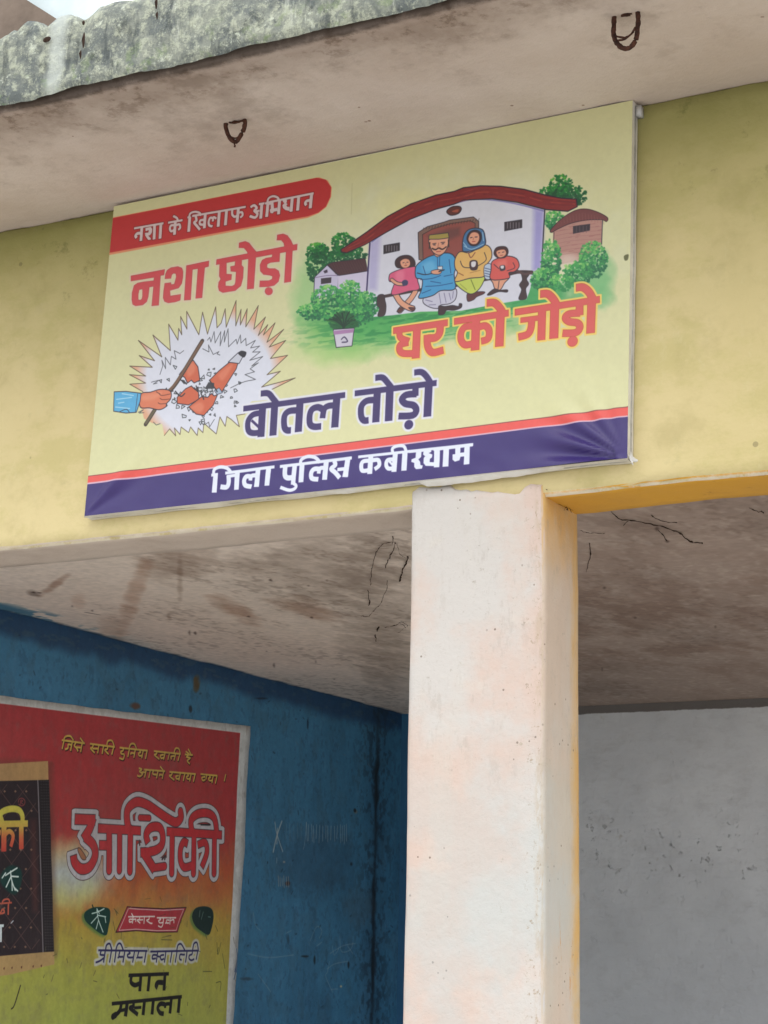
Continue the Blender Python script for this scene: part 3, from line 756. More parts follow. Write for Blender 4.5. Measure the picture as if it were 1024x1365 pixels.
    K = [([(92, 222), (205, 226)], 44), ([(196, 215), (176, 275), (140, 335)], 44), ([(150, 322), (196, 370), (206, 430), (176, 492), (128, 506), (92, 470), (84, 430)], 44),
         ([(224, 274), (462, 288)], 38), ([(230, 370), (285, 372)], 40), ([(286, 280), (285, 512)], 38, 'r'), ([(345, 290), (342, 512)], 34, 'r'), ([(405, 280), (401, 516)], 38, 'r'),
         ([(396, 285), (384, 215), (392, 160), (440, 124), (500, 140), (560, 180), (620, 220), (664, 240), (692, 214), (690, 182)], 42, 'r'),
         ([(458, 214), (512, 216)], 26, 'r'), ([(503, 356), (494, 310), (520, 270), (568, 268), (588, 310), (582, 370), (540, 402), (462, 412)], 40), ([(478, 412), (540, 508)], 46), ([(530, 500), (600, 490)], 34, 'r'),
         ([(612, 292), (926, 312)], 38), ([(642, 300), (640, 526)], 38, 'r'), ([(730, 362), (708, 352), (690, 390), (690, 456), (712, 496), (756, 486)], 36), ([(768, 300), (765, 528)], 38, 'r'), ([(790, 368), (832, 356), (842, 410), (812, 494)], 34),
         ([(886, 310), (881, 528)], 38, 'r'), ([(758, 300), (750, 232), (786, 194), (846, 188), (886, 220), (898, 300)], 40)]
    rr = cv.sdf_strokes(K, 40)
    cv.paint(rr, (60, 36, 40), grow=28)
    cv.paint(rr, (186, 184, 190), grow=25)
    cv.paint(rr, (74, 50, 60), grow=4)
    cv.paint(rr, (204, 40, 46), grow=0)
    cv.line([(808, 253), (858, 254)], (50, 40, 44), 8)
    for p in ([(455, 345), (457, 368)], [(585, 450), (603, 430), (600, 450)]):
        cv.line(p, (70, 50, 56), 10)
    cv.poly([(108, 400), (118, 385), (150, 430), (152, 452), (130, 448)], (176, 110, 70), (80, 50, 50), 4)
    # leaves, ribbon and lower lines --------------------------------------------
    cv.set(90, 1190, 4.655)
    for lf, o in (([(112, 135), (130, 110), (170, 92), (225, 90), (268, 104), (272, 160), (262, 210), (248, 264), (205, 250), (160, 215), (120, 175)], 0),
                  ([(780, 150), (795, 105), (825, 88), (870, 86), (905, 105), (914, 150), (905, 210), (885, 262), (840, 240), (800, 205)], 1)):
        cv.poly([(x - 14, y + 10) for x, y in lf], (52, 130, 60), feather=8, alpha=.6)
        cv.poly(lf, (8, 62, 52) if o == 0 else (14, 44, 40))
    cv.line([(168, 95), (162, 78)], (14, 50, 40), 8)
    for p in ([(235, 100), (195, 120), (160, 130)], [(190, 110), (200, 170), (228, 245)], [(195, 140), (245, 150)], [(195, 145), (155, 190)], [(200, 170), (185, 225)], [(240, 150), (245, 185)], [(190, 100), (205, 130)]):
        cv.line(p, (196, 224, 214), 6)
    for p in ([(830, 110), (825, 150)], [(850, 120), (838, 165)], [(880, 150), (895, 152)]):
        cv.line(p, (110, 150, 140), 5, alpha=.7)
    for p in ([(295, 100), (320, 130)], [(305, 115), (312, 140)], [(290, 180), (300, 235)], [(340, 250), (338, 285)], [(865, 260), (875, 290)], [(925, 205), (940, 240)], [(935, 310), (942, 385), (960, 310)], [(945, 340), (938, 380)], [(970, 380), (985, 470)], [(930, 560), (960, 555), (955, 610)], [(850, 490), (905, 490)], [(590, 292), (655, 294)], [(95, 280), (100, 286)]):
        cv.line(p, (60, 70, 36), 4, alpha=.75)
    cv.poly([(376, 88), (470, 94), (600, 100), (744, 92), (715, 165), (690, 244), (560, 246), (430, 236), (306, 246), (340, 170)], (190, 44, 56), (60, 26, 34), 5, sm=False)
    cv.line([(384, 98), (470, 104), (600, 110), (728, 103), (704, 165), (682, 234), (560, 236), (430, 227), (326, 234), (356, 165), (384, 98)], (220, 190, 190), 4, cap='s')
    W = 7
    K = [[(382, 150), (548, 148)], [(412, 150), (408, 192)], [(408, 166), (390, 166), (390, 182), (406, 180)], [(412, 168), (428, 165), (428, 182)], [(402, 128), (414, 150)],
         [(452, 152), (450, 166), (438, 171), (456, 190)], [(450, 170), (474, 168)], [(482, 150), (479, 193)], [(512, 152), (510, 166), (496, 172), (520, 190), (532, 190)],
         [(560, 156), (682, 156)], [(576, 158), (584, 167), (572, 174), (578, 187), (598, 186)], [(602, 157), (598, 198)], [(598, 198), (588, 214), (568, 206)], [(644, 157), (642, 198)], [(640, 172), (622, 170), (622, 188), (638, 188)], [(626, 186), (612, 190)], [(646, 174), (666, 168), (668, 190)]]
    cv.paint(cv.sdf_strokes([(p, W) for p in K]), (226, 214, 206))
    K = [[(200, 358), (502, 362)], [(218, 360), (212, 384), (234, 388)], [(242, 360), (232, 434)], [(184, 434), (210, 424), (238, 402)], [(280, 360), (268, 434)], [(244, 358), (250, 326), (270, 318), (282, 358)],
         [(308, 360), (298, 434)], [(306, 358), (318, 322), (336, 318), (352, 358)], [(332, 362), (326, 396), (352, 398)], [(326, 398), (318, 406)], [(362, 362), (350, 434)], [(384, 362), (394, 376), (378, 386), (384, 402), (414, 402)], [(422, 362), (410, 434)], [(450, 364), (442, 400), (472, 402)], [(442, 400), (434, 408)], [(494, 362), (482, 434)],
         [(520, 366), (822, 360)], [(566, 366), (556, 434)], [(560, 388), (536, 388), (532, 410), (554, 408)], [(566, 395), (584, 400)], [(606, 386), (584, 392), (588, 416), (606, 410)], [(618, 366), (608, 434)], [(656, 364), (644, 434)], [(688, 362), (676, 434)],
         [(686, 360), (694, 326), (714, 320), (736, 358)], [(722, 384), (706, 386), (704, 412), (716, 418)], [(722, 386), (736, 384)], [(750, 362), (740, 434)], [(782, 364), (780, 382), (764, 390), (762, 410), (776, 420), (794, 412)], [(816, 362), (806, 416)], [(784, 358), (792, 318), (812, 312), (820, 360)]]
    rr = cv.sdf_strokes([(p, 9.5) for p in K], 24)
    cv.paint(rr, (196, 200, 200), grow=13, feather=3, alpha=.85)
    cv.paint(rr, (36, 34, 96))
    K = [([(385, 514), (636, 504)], 17), ([(404, 515), (400, 555), (424, 574), (450, 566)], 22), ([(462, 512), (455, 612)], 24), ([(516, 510), (506, 612)], 24), ([(612, 506), (606, 608)], 25), ([(608, 560), (568, 558), (556, 576), (566, 590)], 24),
         ([(283, 690), (718, 646)], 17), ([(342, 686), (330, 735), (300, 765)], 22), ([(290, 770), (305, 760)], 30, 'r'), ([(330, 734), (365, 726)], 16), ([(378, 680), (366, 768)], 26), ([(416, 678), (414, 706), (394, 716), (424, 742), (442, 758)], 20), ([(420, 716), (464, 712)], 14), ([(484, 672), (474, 760)], 25), ([(540, 666), (530, 756)], 25),
         ([(640, 690), (616, 694), (612, 716)], 18), ([(612, 694), (584, 690), (566, 716), (580, 746), (604, 752)], 22), ([(652, 656), (642, 750)], 24), ([(704, 650), (694, 746)], 26)]
    cv.paint(cv.sdf_strokes(K), (22, 20, 20))
    # wear: paint dulled and scraped, brush drips
    w1, w2 = cv.noise(9, 21, 3, 4), cv.noise(110, 22, 3)
    cv.full(sstep(.66, .8, w1) * sstep(.45, .7, w2) * .22, (110, 96, 84))
    cv.full(np.clip(cv.noise(200, 23, 3) - .45, 0, 1) * .35, (120, 96, 84))
    cv.set(0, 0, 1)
    for i in range(40):
        px, py = R.uniform(60, 318), R.uniform(1190, 1365)
        a = R.uniform(-.5, .5) + (1.57 if R.random() < .6 else 0)
        l = R.uniform(2, 9)
        cv.line([(px, py), (px + math.cos(a) * l, py + math.sin(a) * l)], R.choice([(84, 90, 44), (70, 60, 40), (150, 150, 90)]), R.uniform(.5, 1.1), alpha=.7)
    cv.line([(30, 1314), (22, 1340), (18, 1345)], (50, 44, 30), 1.6)
    gr = cv.buf.mean(axis=2, keepdims=True)
    cv.buf = (cv.buf * .80 + gr * .20) * 1.03
    cv.buf *= (1 + (cv.noise(6, 24, 2) - .5) * .08 + (n2 - .5) * .10)[..., None]
    return cv


def blue_canvas():
    """the long side wall: blue emulsion with dirt, scratches, scribbles and a dark seam"""
    cv = Canvas(0, -5.91, 1, (-0.02, 5.97), 2, (0.0, 3.12), 4.0)
    X, Y = cv.X, cv.Y
    R = random.Random(8)
    n = cv.noise(90, 1, 5)
    nf = cv.noise(12, 2, 4, 2.5)
    B = (62, 118, 152)
    cv.buf[:] = c255(B)
    cv.full(np.clip((n - .42) * 1.8, 0, 1) * .55, (66, 124, 162))
    cv.full(np.clip((cv.noise(50, 3, 4, 2) - .5) * 2.4, 0, 1) * .38, (40, 74, 100))
    cv.full(sstep(.62, .8, nf) * .18, (84, 128, 160))
    low = sstep(1180, 1340, Y) * sstep(.42, .62, cv.noise(60, 4, 4)) * sstep(300, 380, X)
    cv.full(low * .35, (82, 134, 168))
    cv.full(sstep(.54, .66, cv.noise(22, 61, 5, 1.5)) * .22, (64, 92, 108))
    cv.full(sstep(.60, .70, cv.noise(7, 62, 4, 1.2)) * .25, (38, 66, 92))
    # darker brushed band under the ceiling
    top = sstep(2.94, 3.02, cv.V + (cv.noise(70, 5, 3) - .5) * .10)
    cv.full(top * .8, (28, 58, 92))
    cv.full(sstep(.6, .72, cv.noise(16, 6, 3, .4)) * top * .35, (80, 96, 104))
    cv.set(0, 0, 1)
    # seam with soot
    seam = 504 + np.clip((Y - 950) / 420, 0, 1) * -8 + (cv.noise(30, 7, 3) - .5) * 5
    den = .35 + .65 * np.clip(np.exp(-((Y - 1040) / 40) ** 2) + np.exp(-((Y - 1205) / 28) ** 2) * 1.3 + np.exp(-((Y - 1290) / 45) ** 2) * 1.1 + np.exp(-((Y - 1100) / 60) ** 2) * .5, 0, 1)
    wd = 1.2 + 4.5 * den * cv.noise(14, 9, 3)
    cv.full(np.clip(1.2 - np.abs(X - seam) / wd, 0, 1) * den * .95, (22, 24, 26))
    cv.full(np.exp(-((X - seam) / 22) ** 2) * sstep(.5, .64, cv.noise(10, 10, 4)) * .5 * (Y > 930), (26, 34, 44))
    cv.full(np.exp(-((X - seam) / 14) ** 2) * .25, (24, 44, 62))
    # rust and grime spots
    for (x, y, rx, ry, c, a) in ((263, 911, 5, 12, (90, 70, 44), .9), (181, 941, 7, 5, (96, 60, 44), .8), (255, 945, 2.5, 5, (30, 34, 40), .8), (349, 931, 9, 1.5, (24, 40, 56), .8), (410, 965, 1.2, 7, (24, 40, 56), .7),
                                 (475, 1082, 3, 3, (120, 120, 110), .7), (474, 1080, 2, 3, (26, 30, 34), .9), (469, 1152, 2, 3, (24, 30, 36), .8), (465, 1287, 1.6, 5, (24, 26, 30), .85), (420, 1280, 1.6, 6, (24, 30, 34), .8), (407, 1275, 6, 1.6, (30, 36, 40), .8),
                                 (384, 1178, 4, 3.5, (60, 44, 40), .9), (330, 1305, 9, 2.4, (44, 56, 66), .6), (385, 1252, 2, 8, (40, 56, 70), .6), (357, 1150, 1, 2, (30, 40, 50), .6), (455, 1315, 1.6, 1.6, (200, 190, 150), .9), (379, 1149, 1.8, 1.6, (200, 196, 180), .9), (420, 1150, 60, 50, (40, 62, 84), .35), (480, 1210, 22, 30, (70, 92, 108), .4)):
        q = ((X - x) / rx) ** 2 + ((Y - y) / ry) ** 2 + (cv.noise(8, int(x + y), 2) - .5) * .9
        cv.full(np.clip(1.3 - q, 0, 1) * a, c)
    for i in range(240):
        px, py = R.uniform(0, 540), R.uniform(820, 1365)
        cv.line([(px, py), (px + R.uniform(-3, 3), py + R.uniform(-1, 5))], R.choice([(26, 44, 62), (30, 50, 70), (84, 110, 130)]), R.uniform(.5, 1.6), alpha=.6)
    # scratched cross, tally marks and scribbles
    SC = (176, 184, 184)
    cv.set(280, 900, 2.935)
    for p, w in (([(255, 575), (262, 620), (285, 690)], 3.5), ([(282, 572), (262, 630), (248, 692)], 5), ([(265, 600), (262, 660)], 4), ([(262, 715), (262, 735)], 2)):
        cv.line(p, SC, w, alpha=.8)
    for i, (x, t, b) in enumerate([(300, 580, 640), (312, 578, 650), (328, 582, 650), (342, 580, 640), (358, 580, 645), (378, 575, 650), (386, 585, 648), (398, 585, 650), (405, 590, 655), (418, 585, 640), (430, 588, 655), (442, 590, 650), (455, 588, 640), (462, 590, 652), (475, 590, 645), (488, 592, 650), (500, 590, 640), (512, 585, 655), (520, 590, 650), (528, 588, 660), (536, 583, 650)]):
        cv.line([(x, t), (x + R.uniform(-3, 3), b)], SC, 1.6 if i < 5 else 2.2, alpha=.4 if i < 5 else .75)
    cv.line([(378, 578), (372, 650), (366, 682)], SC, 2, alpha=.6)
    for x in (268, 275, 283, 290, 300, 308):
        cv.line([(x, 785 + R.uniform(0, 12)), (x + 2, 835 - R.uniform(0, 12))], (190, 170, 150), 2.2, alpha=.8)
    for p in ([(395, 1040), (420, 985), (440, 1000), (430, 1030)], [(470, 1090), (520, 1060), (570, 1050)], [(510, 1020), (515, 1080), (550, 1075), (560, 1045)], [(460, 1150), (490, 1130), (540, 1120)], [(470, 1120), (462, 1160), (455, 1180), (480, 1240)], [(540, 1060), (560, 1090)],
              [(420, 1060), (440, 1045)], [(170, 930), (180, 980), (200, 1000)], [(150, 1090), (230, 1105), (330, 1095)], [(190, 1170), (240, 1240)], [(475, 1230), (500, 1228)], [(300, 1010), (320, 1000)], [(480, 1060), (488, 1095), (505, 1070)]):
        cv.line(p, SC, 1.8, sm=True, alpha=.5)
    cv.buf *= (1 + (cv.noise(5, 12, 2) - .5) * .10 + (nf - .5) * .08)[..., None]
    return cv


def ceiling_canvas():
    cv = Canvas(2, 3.1, 0, (-5.92, 0.42), 1, (0.28, 5.97), 6.0)
    X, Y = cv.X, cv.Y
    n = cv.noise(60, 1, 5, 2.2)
    cv.buf[:] = c255((230, 214, 200))
    cv.full(np.clip((n - .45) * 2, 0, 1) * .35, (194, 180, 168))
    cv.full(np.clip((cv.noise(20, 2, 4, 2.0) - .5) * 2, 0, 1) * .22, (204, 190, 174))
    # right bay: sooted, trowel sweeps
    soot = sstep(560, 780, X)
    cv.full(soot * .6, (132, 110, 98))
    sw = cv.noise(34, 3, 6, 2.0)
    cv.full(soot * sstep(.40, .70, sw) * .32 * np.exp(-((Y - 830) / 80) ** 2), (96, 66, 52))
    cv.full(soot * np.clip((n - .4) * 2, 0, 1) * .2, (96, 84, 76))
    # left bay stains
    sm = cv.noise(12, 4, 5, 2.4)

    def stain(x, y, rx, ry, c, a, ang=0.0, hard=1.2):
        ca, sa = math.cos(ang), math.sin(ang)
        u = (X - x) * ca + (Y - y) * sa
        v = -(X - x) * sa + (Y - y) * ca
        q = (u / rx) ** 2 + (v / ry) ** 2 + (sm - .5) * 2.0
        cv.full(np.clip((hard - q) * .8, 0, 1) * a * .6, c)
    stain(235, 745, 55, 32, (104, 78, 62), .65)
    stain(180, 790, 12, 60, (150, 104, 80), .6, .35)
    stain(150, 840, 22, 24, (156, 112, 86), .4)
    stain(310, 810, 44, 12, (142, 98, 74), .75, .5)
    stain(410, 812, 55, 14, (128, 84, 60), .6, .3)
    stain(440, 760, 110, 46, (110, 92, 80), .6)
    stain(500, 800, 60, 120, (108, 92, 80), .5)
    stain(520, 880, 40, 60, (120, 104, 90), .45)
    stain(72, 780, 26, 5, (120, 76, 56), .7, -.6)
    stain(45, 790, 10, 4, (60, 46, 40), .7, .2)
    stain(105, 800, 10, 12, (170, 124, 100), .4)
    stain(330, 750, 40, 16, (130, 110, 96), .5)
    stain(240, 770, 4, 34, (104, 78, 60), .5)
    stain(225, 822, 3, 6, (110, 84, 66), .7, -.4)
    stain(850, 700, 80, 8, (84, 66, 56), .5, .12)
    stain(610, 1000, 60, 60, (90, 76, 66), .4)
    R = random.Random(5)
    cv.set(0, 680, 1.8286)
    for (x, y, rx, ry) in ((462, 299, 3, 8), (476, 300, 5, 6), (668, 378, 3, 8), (660, 170, 6, 5), (606, 260, 6, 3), (760, 262, 5, 4), (752, 185, 3, 3), (797, 172, 2, 4), (176, 233, 2, 4), (412, 69, 5, 4), (82, 199, 8, 3), (96, 200, 10, 2), (225, 245, 3, 4), (650, 345, 2, 2), (815, 412, 2, 2), (770, 370, 1.5, 5)):
        cv.poly([(x - rx * .8, y), (x, y - ry * .8), (x + rx * .6, y + R.uniform(-1, 1)), (x + rx * .3, y + ry * .8)], (66, 50, 44), alpha=.75, sm=False)
    cv.line([(208, 249), (244, 256)], (70, 52, 44), 2, alpha=.8)
    cv.set(0, 0, 1)
    for (x, y, rx, ry) in ((803, 892, 1.6, 4), (806, 784, 3, 3), (847, 823, 3, 2.5), (954, 835, 1.5, 4), (876, 705, 4, 5), (890, 722, 4, 3)):
        cv.poly([(x - rx * .7, y), (x, y - ry * .7), (x + rx * .6, y), (x, y + ry * .7)], (66, 50, 44), alpha=.7, sm=False)
    # blue overspill along the side wall, flaked
    edge = cv.U + 5.91
    fl = cv.noise(18, 8, 4, 1.6)
    a = sstep(.50, .56, fl) * (1 - sstep(.05, .20, edge + (cv.noise(60, 9, 3) - .5) * .2)) * sstep(240, 0, X)
    cv.full(a * .85, (60, 112, 140))
    cv.full((1 - sstep(.0, .045, edge + (fl - .5) * .06)) * .9, (34, 66, 94))
    stain(40, 835, 60, 9, (66, 104, 124), .75, .2)
    fine = cv.noise(4.0, 41, 4, 2.0)
    cv.full(sstep(.56, .66, fine) * sstep(.45, .6, n) * .28, (120, 100, 88))
    cv.full(sstep(.60, .68, cv.noise(6, 43, 4, 2.0)) * .15, (228, 214, 200))
    cv.buf *= (1 + (cv.noise(4, 12, 2) - .5) * .12)[..., None]
    return cv


# ================================================================ Blender scene
import bpy, bmesh
from mathutils import Vector, noise as mn

sc = bpy.context.scene
for o in list(bpy.data.objects):
    bpy.data.objects.remove(o)
COL = sc.collection

# ---- camera
cam_d = bpy.data.cameras.new('camera')
cam = bpy.data.objects.new('camera', cam_d)
COL.objects.link(cam)
from mathutils import Matrix
cam.matrix_world = Matrix(((RI[0], UP[0], -FW[0], CAM[0]), (RI[1], UP[1], -FW[1], CAM[1]), (RI[2], UP[2], -FW[2], CAM[2]), (0, 0, 0, 1)))
cam_d.sensor_fit = 'HORIZONTAL'
cam_d.sensor_width = 36.0
cam_d.lens = 36.0 * FPX / 1024.0
cam_d.clip_start = 0.05
cam_d.clip_end = 2000.0
sc.camera = cam

# ---- sky, sun, exposure (a bright overcast day)
SUN_EL, SUN_AZ = math.radians(58), math.radians(170)     # azimuth measured from +Y towards +X
w = bpy.data.worlds.new('World')
sc.world = w
w.use_nodes = True
nt = w.node_tree
nt.nodes.clear()
wo = nt.nodes.new('ShaderNodeOutputWorld')
bg = nt.nodes.new('ShaderNodeBackground')
sky = nt.nodes.new('ShaderNodeTexSky')
sky.sky_type = 'NISHITA'
sky.sun_disc = False
sky.sun_elevation = SUN_EL
sky.sun_rotation = SUN_AZ
sky.air_density = 1.2
sky.dust_density = 4.0
cloud = nt.nodes.new('ShaderNodeMix')
cloud.data_type = 'RGBA'
cloud.inputs[0].default_value = 0.88
cloud.inputs[7].default_value = (10.0, 10.3, 10.8, 1)       # the even white cloud deck
nt.links.new(sky.outputs[0], cloud.inputs[6])
# overcast luminance: three times brighter overhead than at the horizon
tc = nt.nodes.new('ShaderNodeTexCoord')
sx = nt.nodes.new('ShaderNodeSeparateXYZ')
nt.links.new(tc.outputs['Generated'], sx.inputs[0])
mr = nt.nodes.new('ShaderNodeMapRange')
mr.inputs[1].default_value, mr.inputs[2].default_value = 0.0, 1.0
mr.inputs[3].default_value, mr.inputs[4].default_value = 0.75, 1.25
nt.links.new(sx.outputs[2], mr.inputs[0])
vm = nt.nodes.new('ShaderNodeVectorMath')
vm.operation = 'SCALE'
nt.links.new(cloud.outputs[2], vm.inputs[0])
nt.links.new(mr.outputs[0], vm.inputs['Scale'])
nt.links.new(vm.outputs[0], bg.inputs[0])
bg.inputs[1].default_value = 0.13
nt.links.new(bg.outputs[0], wo.inputs[0])
sun_d = bpy.data.lights.new('sun', 'SUN')
sun_d.energy = 0.9
sun_d.angle = math.radians(45)
sun_d.color = (1.0, 0.98, 0.95)
sun = bpy.data.objects.new('sun', sun_d)
COL.objects.link(sun)
sv = Vector((math.sin(SUN_AZ) * math.cos(SUN_EL), math.cos(SUN_AZ) * math.cos(SUN_EL), math.sin(SUN_EL)))
sun.rotation_euler = sv.to_track_quat('Z', 'Y').to_euler()
sc.view_settings.view_transform = 'Standard'
sc.view_settings.look = 'None'
sc.view_settings.gamma = 1.0
sc.view_settings.use_curve_mapping = False
sc.view_settings.exposure = 0.62
sc.render.engine = 'CYCLES'
sc.cycles.max_bounces = 10
sc.cycles.diffuse_bounces = 8


# ---- helpers: objects
def lin(c):
    c = [x / 255.0 for x in c[:3]]
    return tuple(x / 12.92 if x <= .04045 else ((x + .055) / 1.055) ** 2.4 for x in c) + (1.0,)


def tag(o, label=None, cat=None, group=None, kind=None):
    for k, v in (('label', label), ('category', cat), ('group', group), ('kind', kind)):
        if v:
            o[k] = v
    return o


def empty(name, loc, **k):
    o = bpy.data.objects.new(name, None)
    o.empty_display_size = .1
    o.location = loc
    COL.objects.link(o)
    return tag(o, **k)


def mesh_obj(name, verts, faces, mat, parent=None, smooth=True, uvs=None, mats=None, fmat=None, **k):
    me = bpy.data.meshes.new(name)
    off = Vector((0, 0, 0))
    p = parent
    while p is not None:
        off += p.location
        p = p.parent
    me.from_pydata([tuple(Vector(v) - off) for v in verts], [], faces)
    for m in (mats or [mat]):
        me.materials.append(m)
    if fmat:
        me.polygons.foreach_set('material_index', fmat)
    if smooth:
        me.polygons.foreach_set('use_smooth', [True] * len(me.polygons))
    if uvs is not None:
        ul = me.uv_layers.new(name='UVMap')
        for l in me.loops:
            ul.data[l.index].uv = uvs[l.vertex_index]
    me.update()
    o = bpy.data.objects.new(name, me)
    COL.objects.link(o)
    if parent is not None:
        o.parent = parent
    return tag(o, **k)


def ticks(a, b, cell, bev):
    n = max(1, int(round((b - a - 2 * bev) / cell)))
    m = [a + bev + (b - a - 2 * bev) * i / n for i in range(n + 1)]
    return ([a] + m + [b]) if bev > 0 else m


def rough_box(x0, x1, y0, y1, z0, z1, cell=.05, bev=.008, amp=.003, scale=2.0, chip=.5, skip=(), warp=None):
    """a block of plaster: gridded faces, softened and slightly wandering arrises"""
    xs, ys, zs = ticks(x0, x1, cell, bev), ticks(y0, y1, cell, bev), ticks(z0, z1, cell, bev)
    V, idx, F = [], {}, []

    def vid(i, j, k):
        key = (i, j, k)
        if key not in idx:
            p = Vector((xs[i], ys[j], zs[k]))
            ext = [i in (0, len(xs) - 1), j in (0, len(ys) - 1), k in (0, len(zs) - 1)]
            if sum(ext) >= 2 and bev > 0:
                c = Vector(((x0 + x1) / 2, (y0 + y1) / 2, (z0 + z1) / 2))
                r = bev * (.32 + chip * (mn.noise(p * 9.0) * .5 + .3) + chip * max(0, mn.noise(p * 27.0) - .15))
                for a in range(3):
                    if ext[a]:
                        p[a] += math.copysign(r, c[a] - p[a])
            d = mn.noise_vector(p * scale) * amp + mn.noise_vector(p * scale * 6) * amp * .25
            q = p + d
            if warp:
                q = warp(q)
            idx[key] = len(V)
            V.append(q)
        return idx[key]
    nx, ny, nz = len(xs) - 1, len(ys) - 1, len(zs) - 1
    for k in range(nz):
        for i in range(nx):
            if 'y0' not in skip:
                F.append((vid(i, 0, k), vid(i + 1, 0, k), vid(i + 1, 0, k + 1), vid(i, 0, k + 1)))
            if 'y1' not in skip:
                F.append((vid(i, ny, k + 1), vid(i + 1, ny, k + 1), vid(i + 1, ny, k), vid(i, ny, k)))
        for j in range(ny):
            if 'x0' not in skip:
                F.append((vid(0, j, k + 1), vid(0, j + 1, k + 1), vid(0, j + 1, k), vid(0, j, k)))
            if 'x1' not in skip:
                F.append((vid(nx, j, k), vid(nx, j + 1, k), vid(nx, j + 1, k + 1), vid(nx, j, k + 1)))
    for i in range(nx):
        for j in range(ny):
            if 'z0' not in skip:
                F.append((vid(i, j, 0), vid(i, j + 1, 0), vid(i + 1, j + 1, 0), vid(i + 1, j, 0)))
            if 'z1' not in skip:
                F.append((vid(i, j, nz), vid(i + 1, j, nz), vid(i + 1, j + 1, nz), vid(i, j + 1, nz)))
    return V, F


def plain_box(x0, x1, y0, y1, z0, z1):
    V = [(x, y, z) for x in (x0, x1) for y in (y0, y1) for z in (z0, z1)]
    return V, [(0, 1, 3, 2), (4, 6, 7, 5), (0, 4, 5, 1), (2, 3, 7, 6), (0, 2, 6, 4), (1, 5, 7, 3)]


def tube(path, rad, n=7, jitter=0.0, seed=0):
    """a tube round a path; rad is a number or a list"""
    R = random.Random(seed)
    P = [Vector(p) for p in path]
    m = len(P)
    V, F = [], []
    up = Vector((0, 0, 1))
    for i in range(m):
        t = (P[min(i + 1, m - 1)] - P[max(i - 1, 0)]).normalized()
        a = t.cross(up if abs(t.z) < .9 else Vector((1, 0, 0))).normalized()
        b = t.cross(a)
        r = rad[i] if isinstance(rad, (list, tuple)) else rad
        for j in range(n):
            q = 2 * math.pi * j / n
            V.append(P[i] + (a * math.cos(q) + b * math.sin(q)) * r * (1 + R.uniform(-jitter, jitter)))
    for i in range(m - 1):
        for j in range(n):
            F.append((i * n + j, i * n + (j + 1) % n, (i + 1) * n + (j + 1) % n, (i + 1) * n + j))
    F.append(tuple(range(n))[::-1])
    F.append(tuple((m - 1) * n + j for j in range(n)))
    return V, F


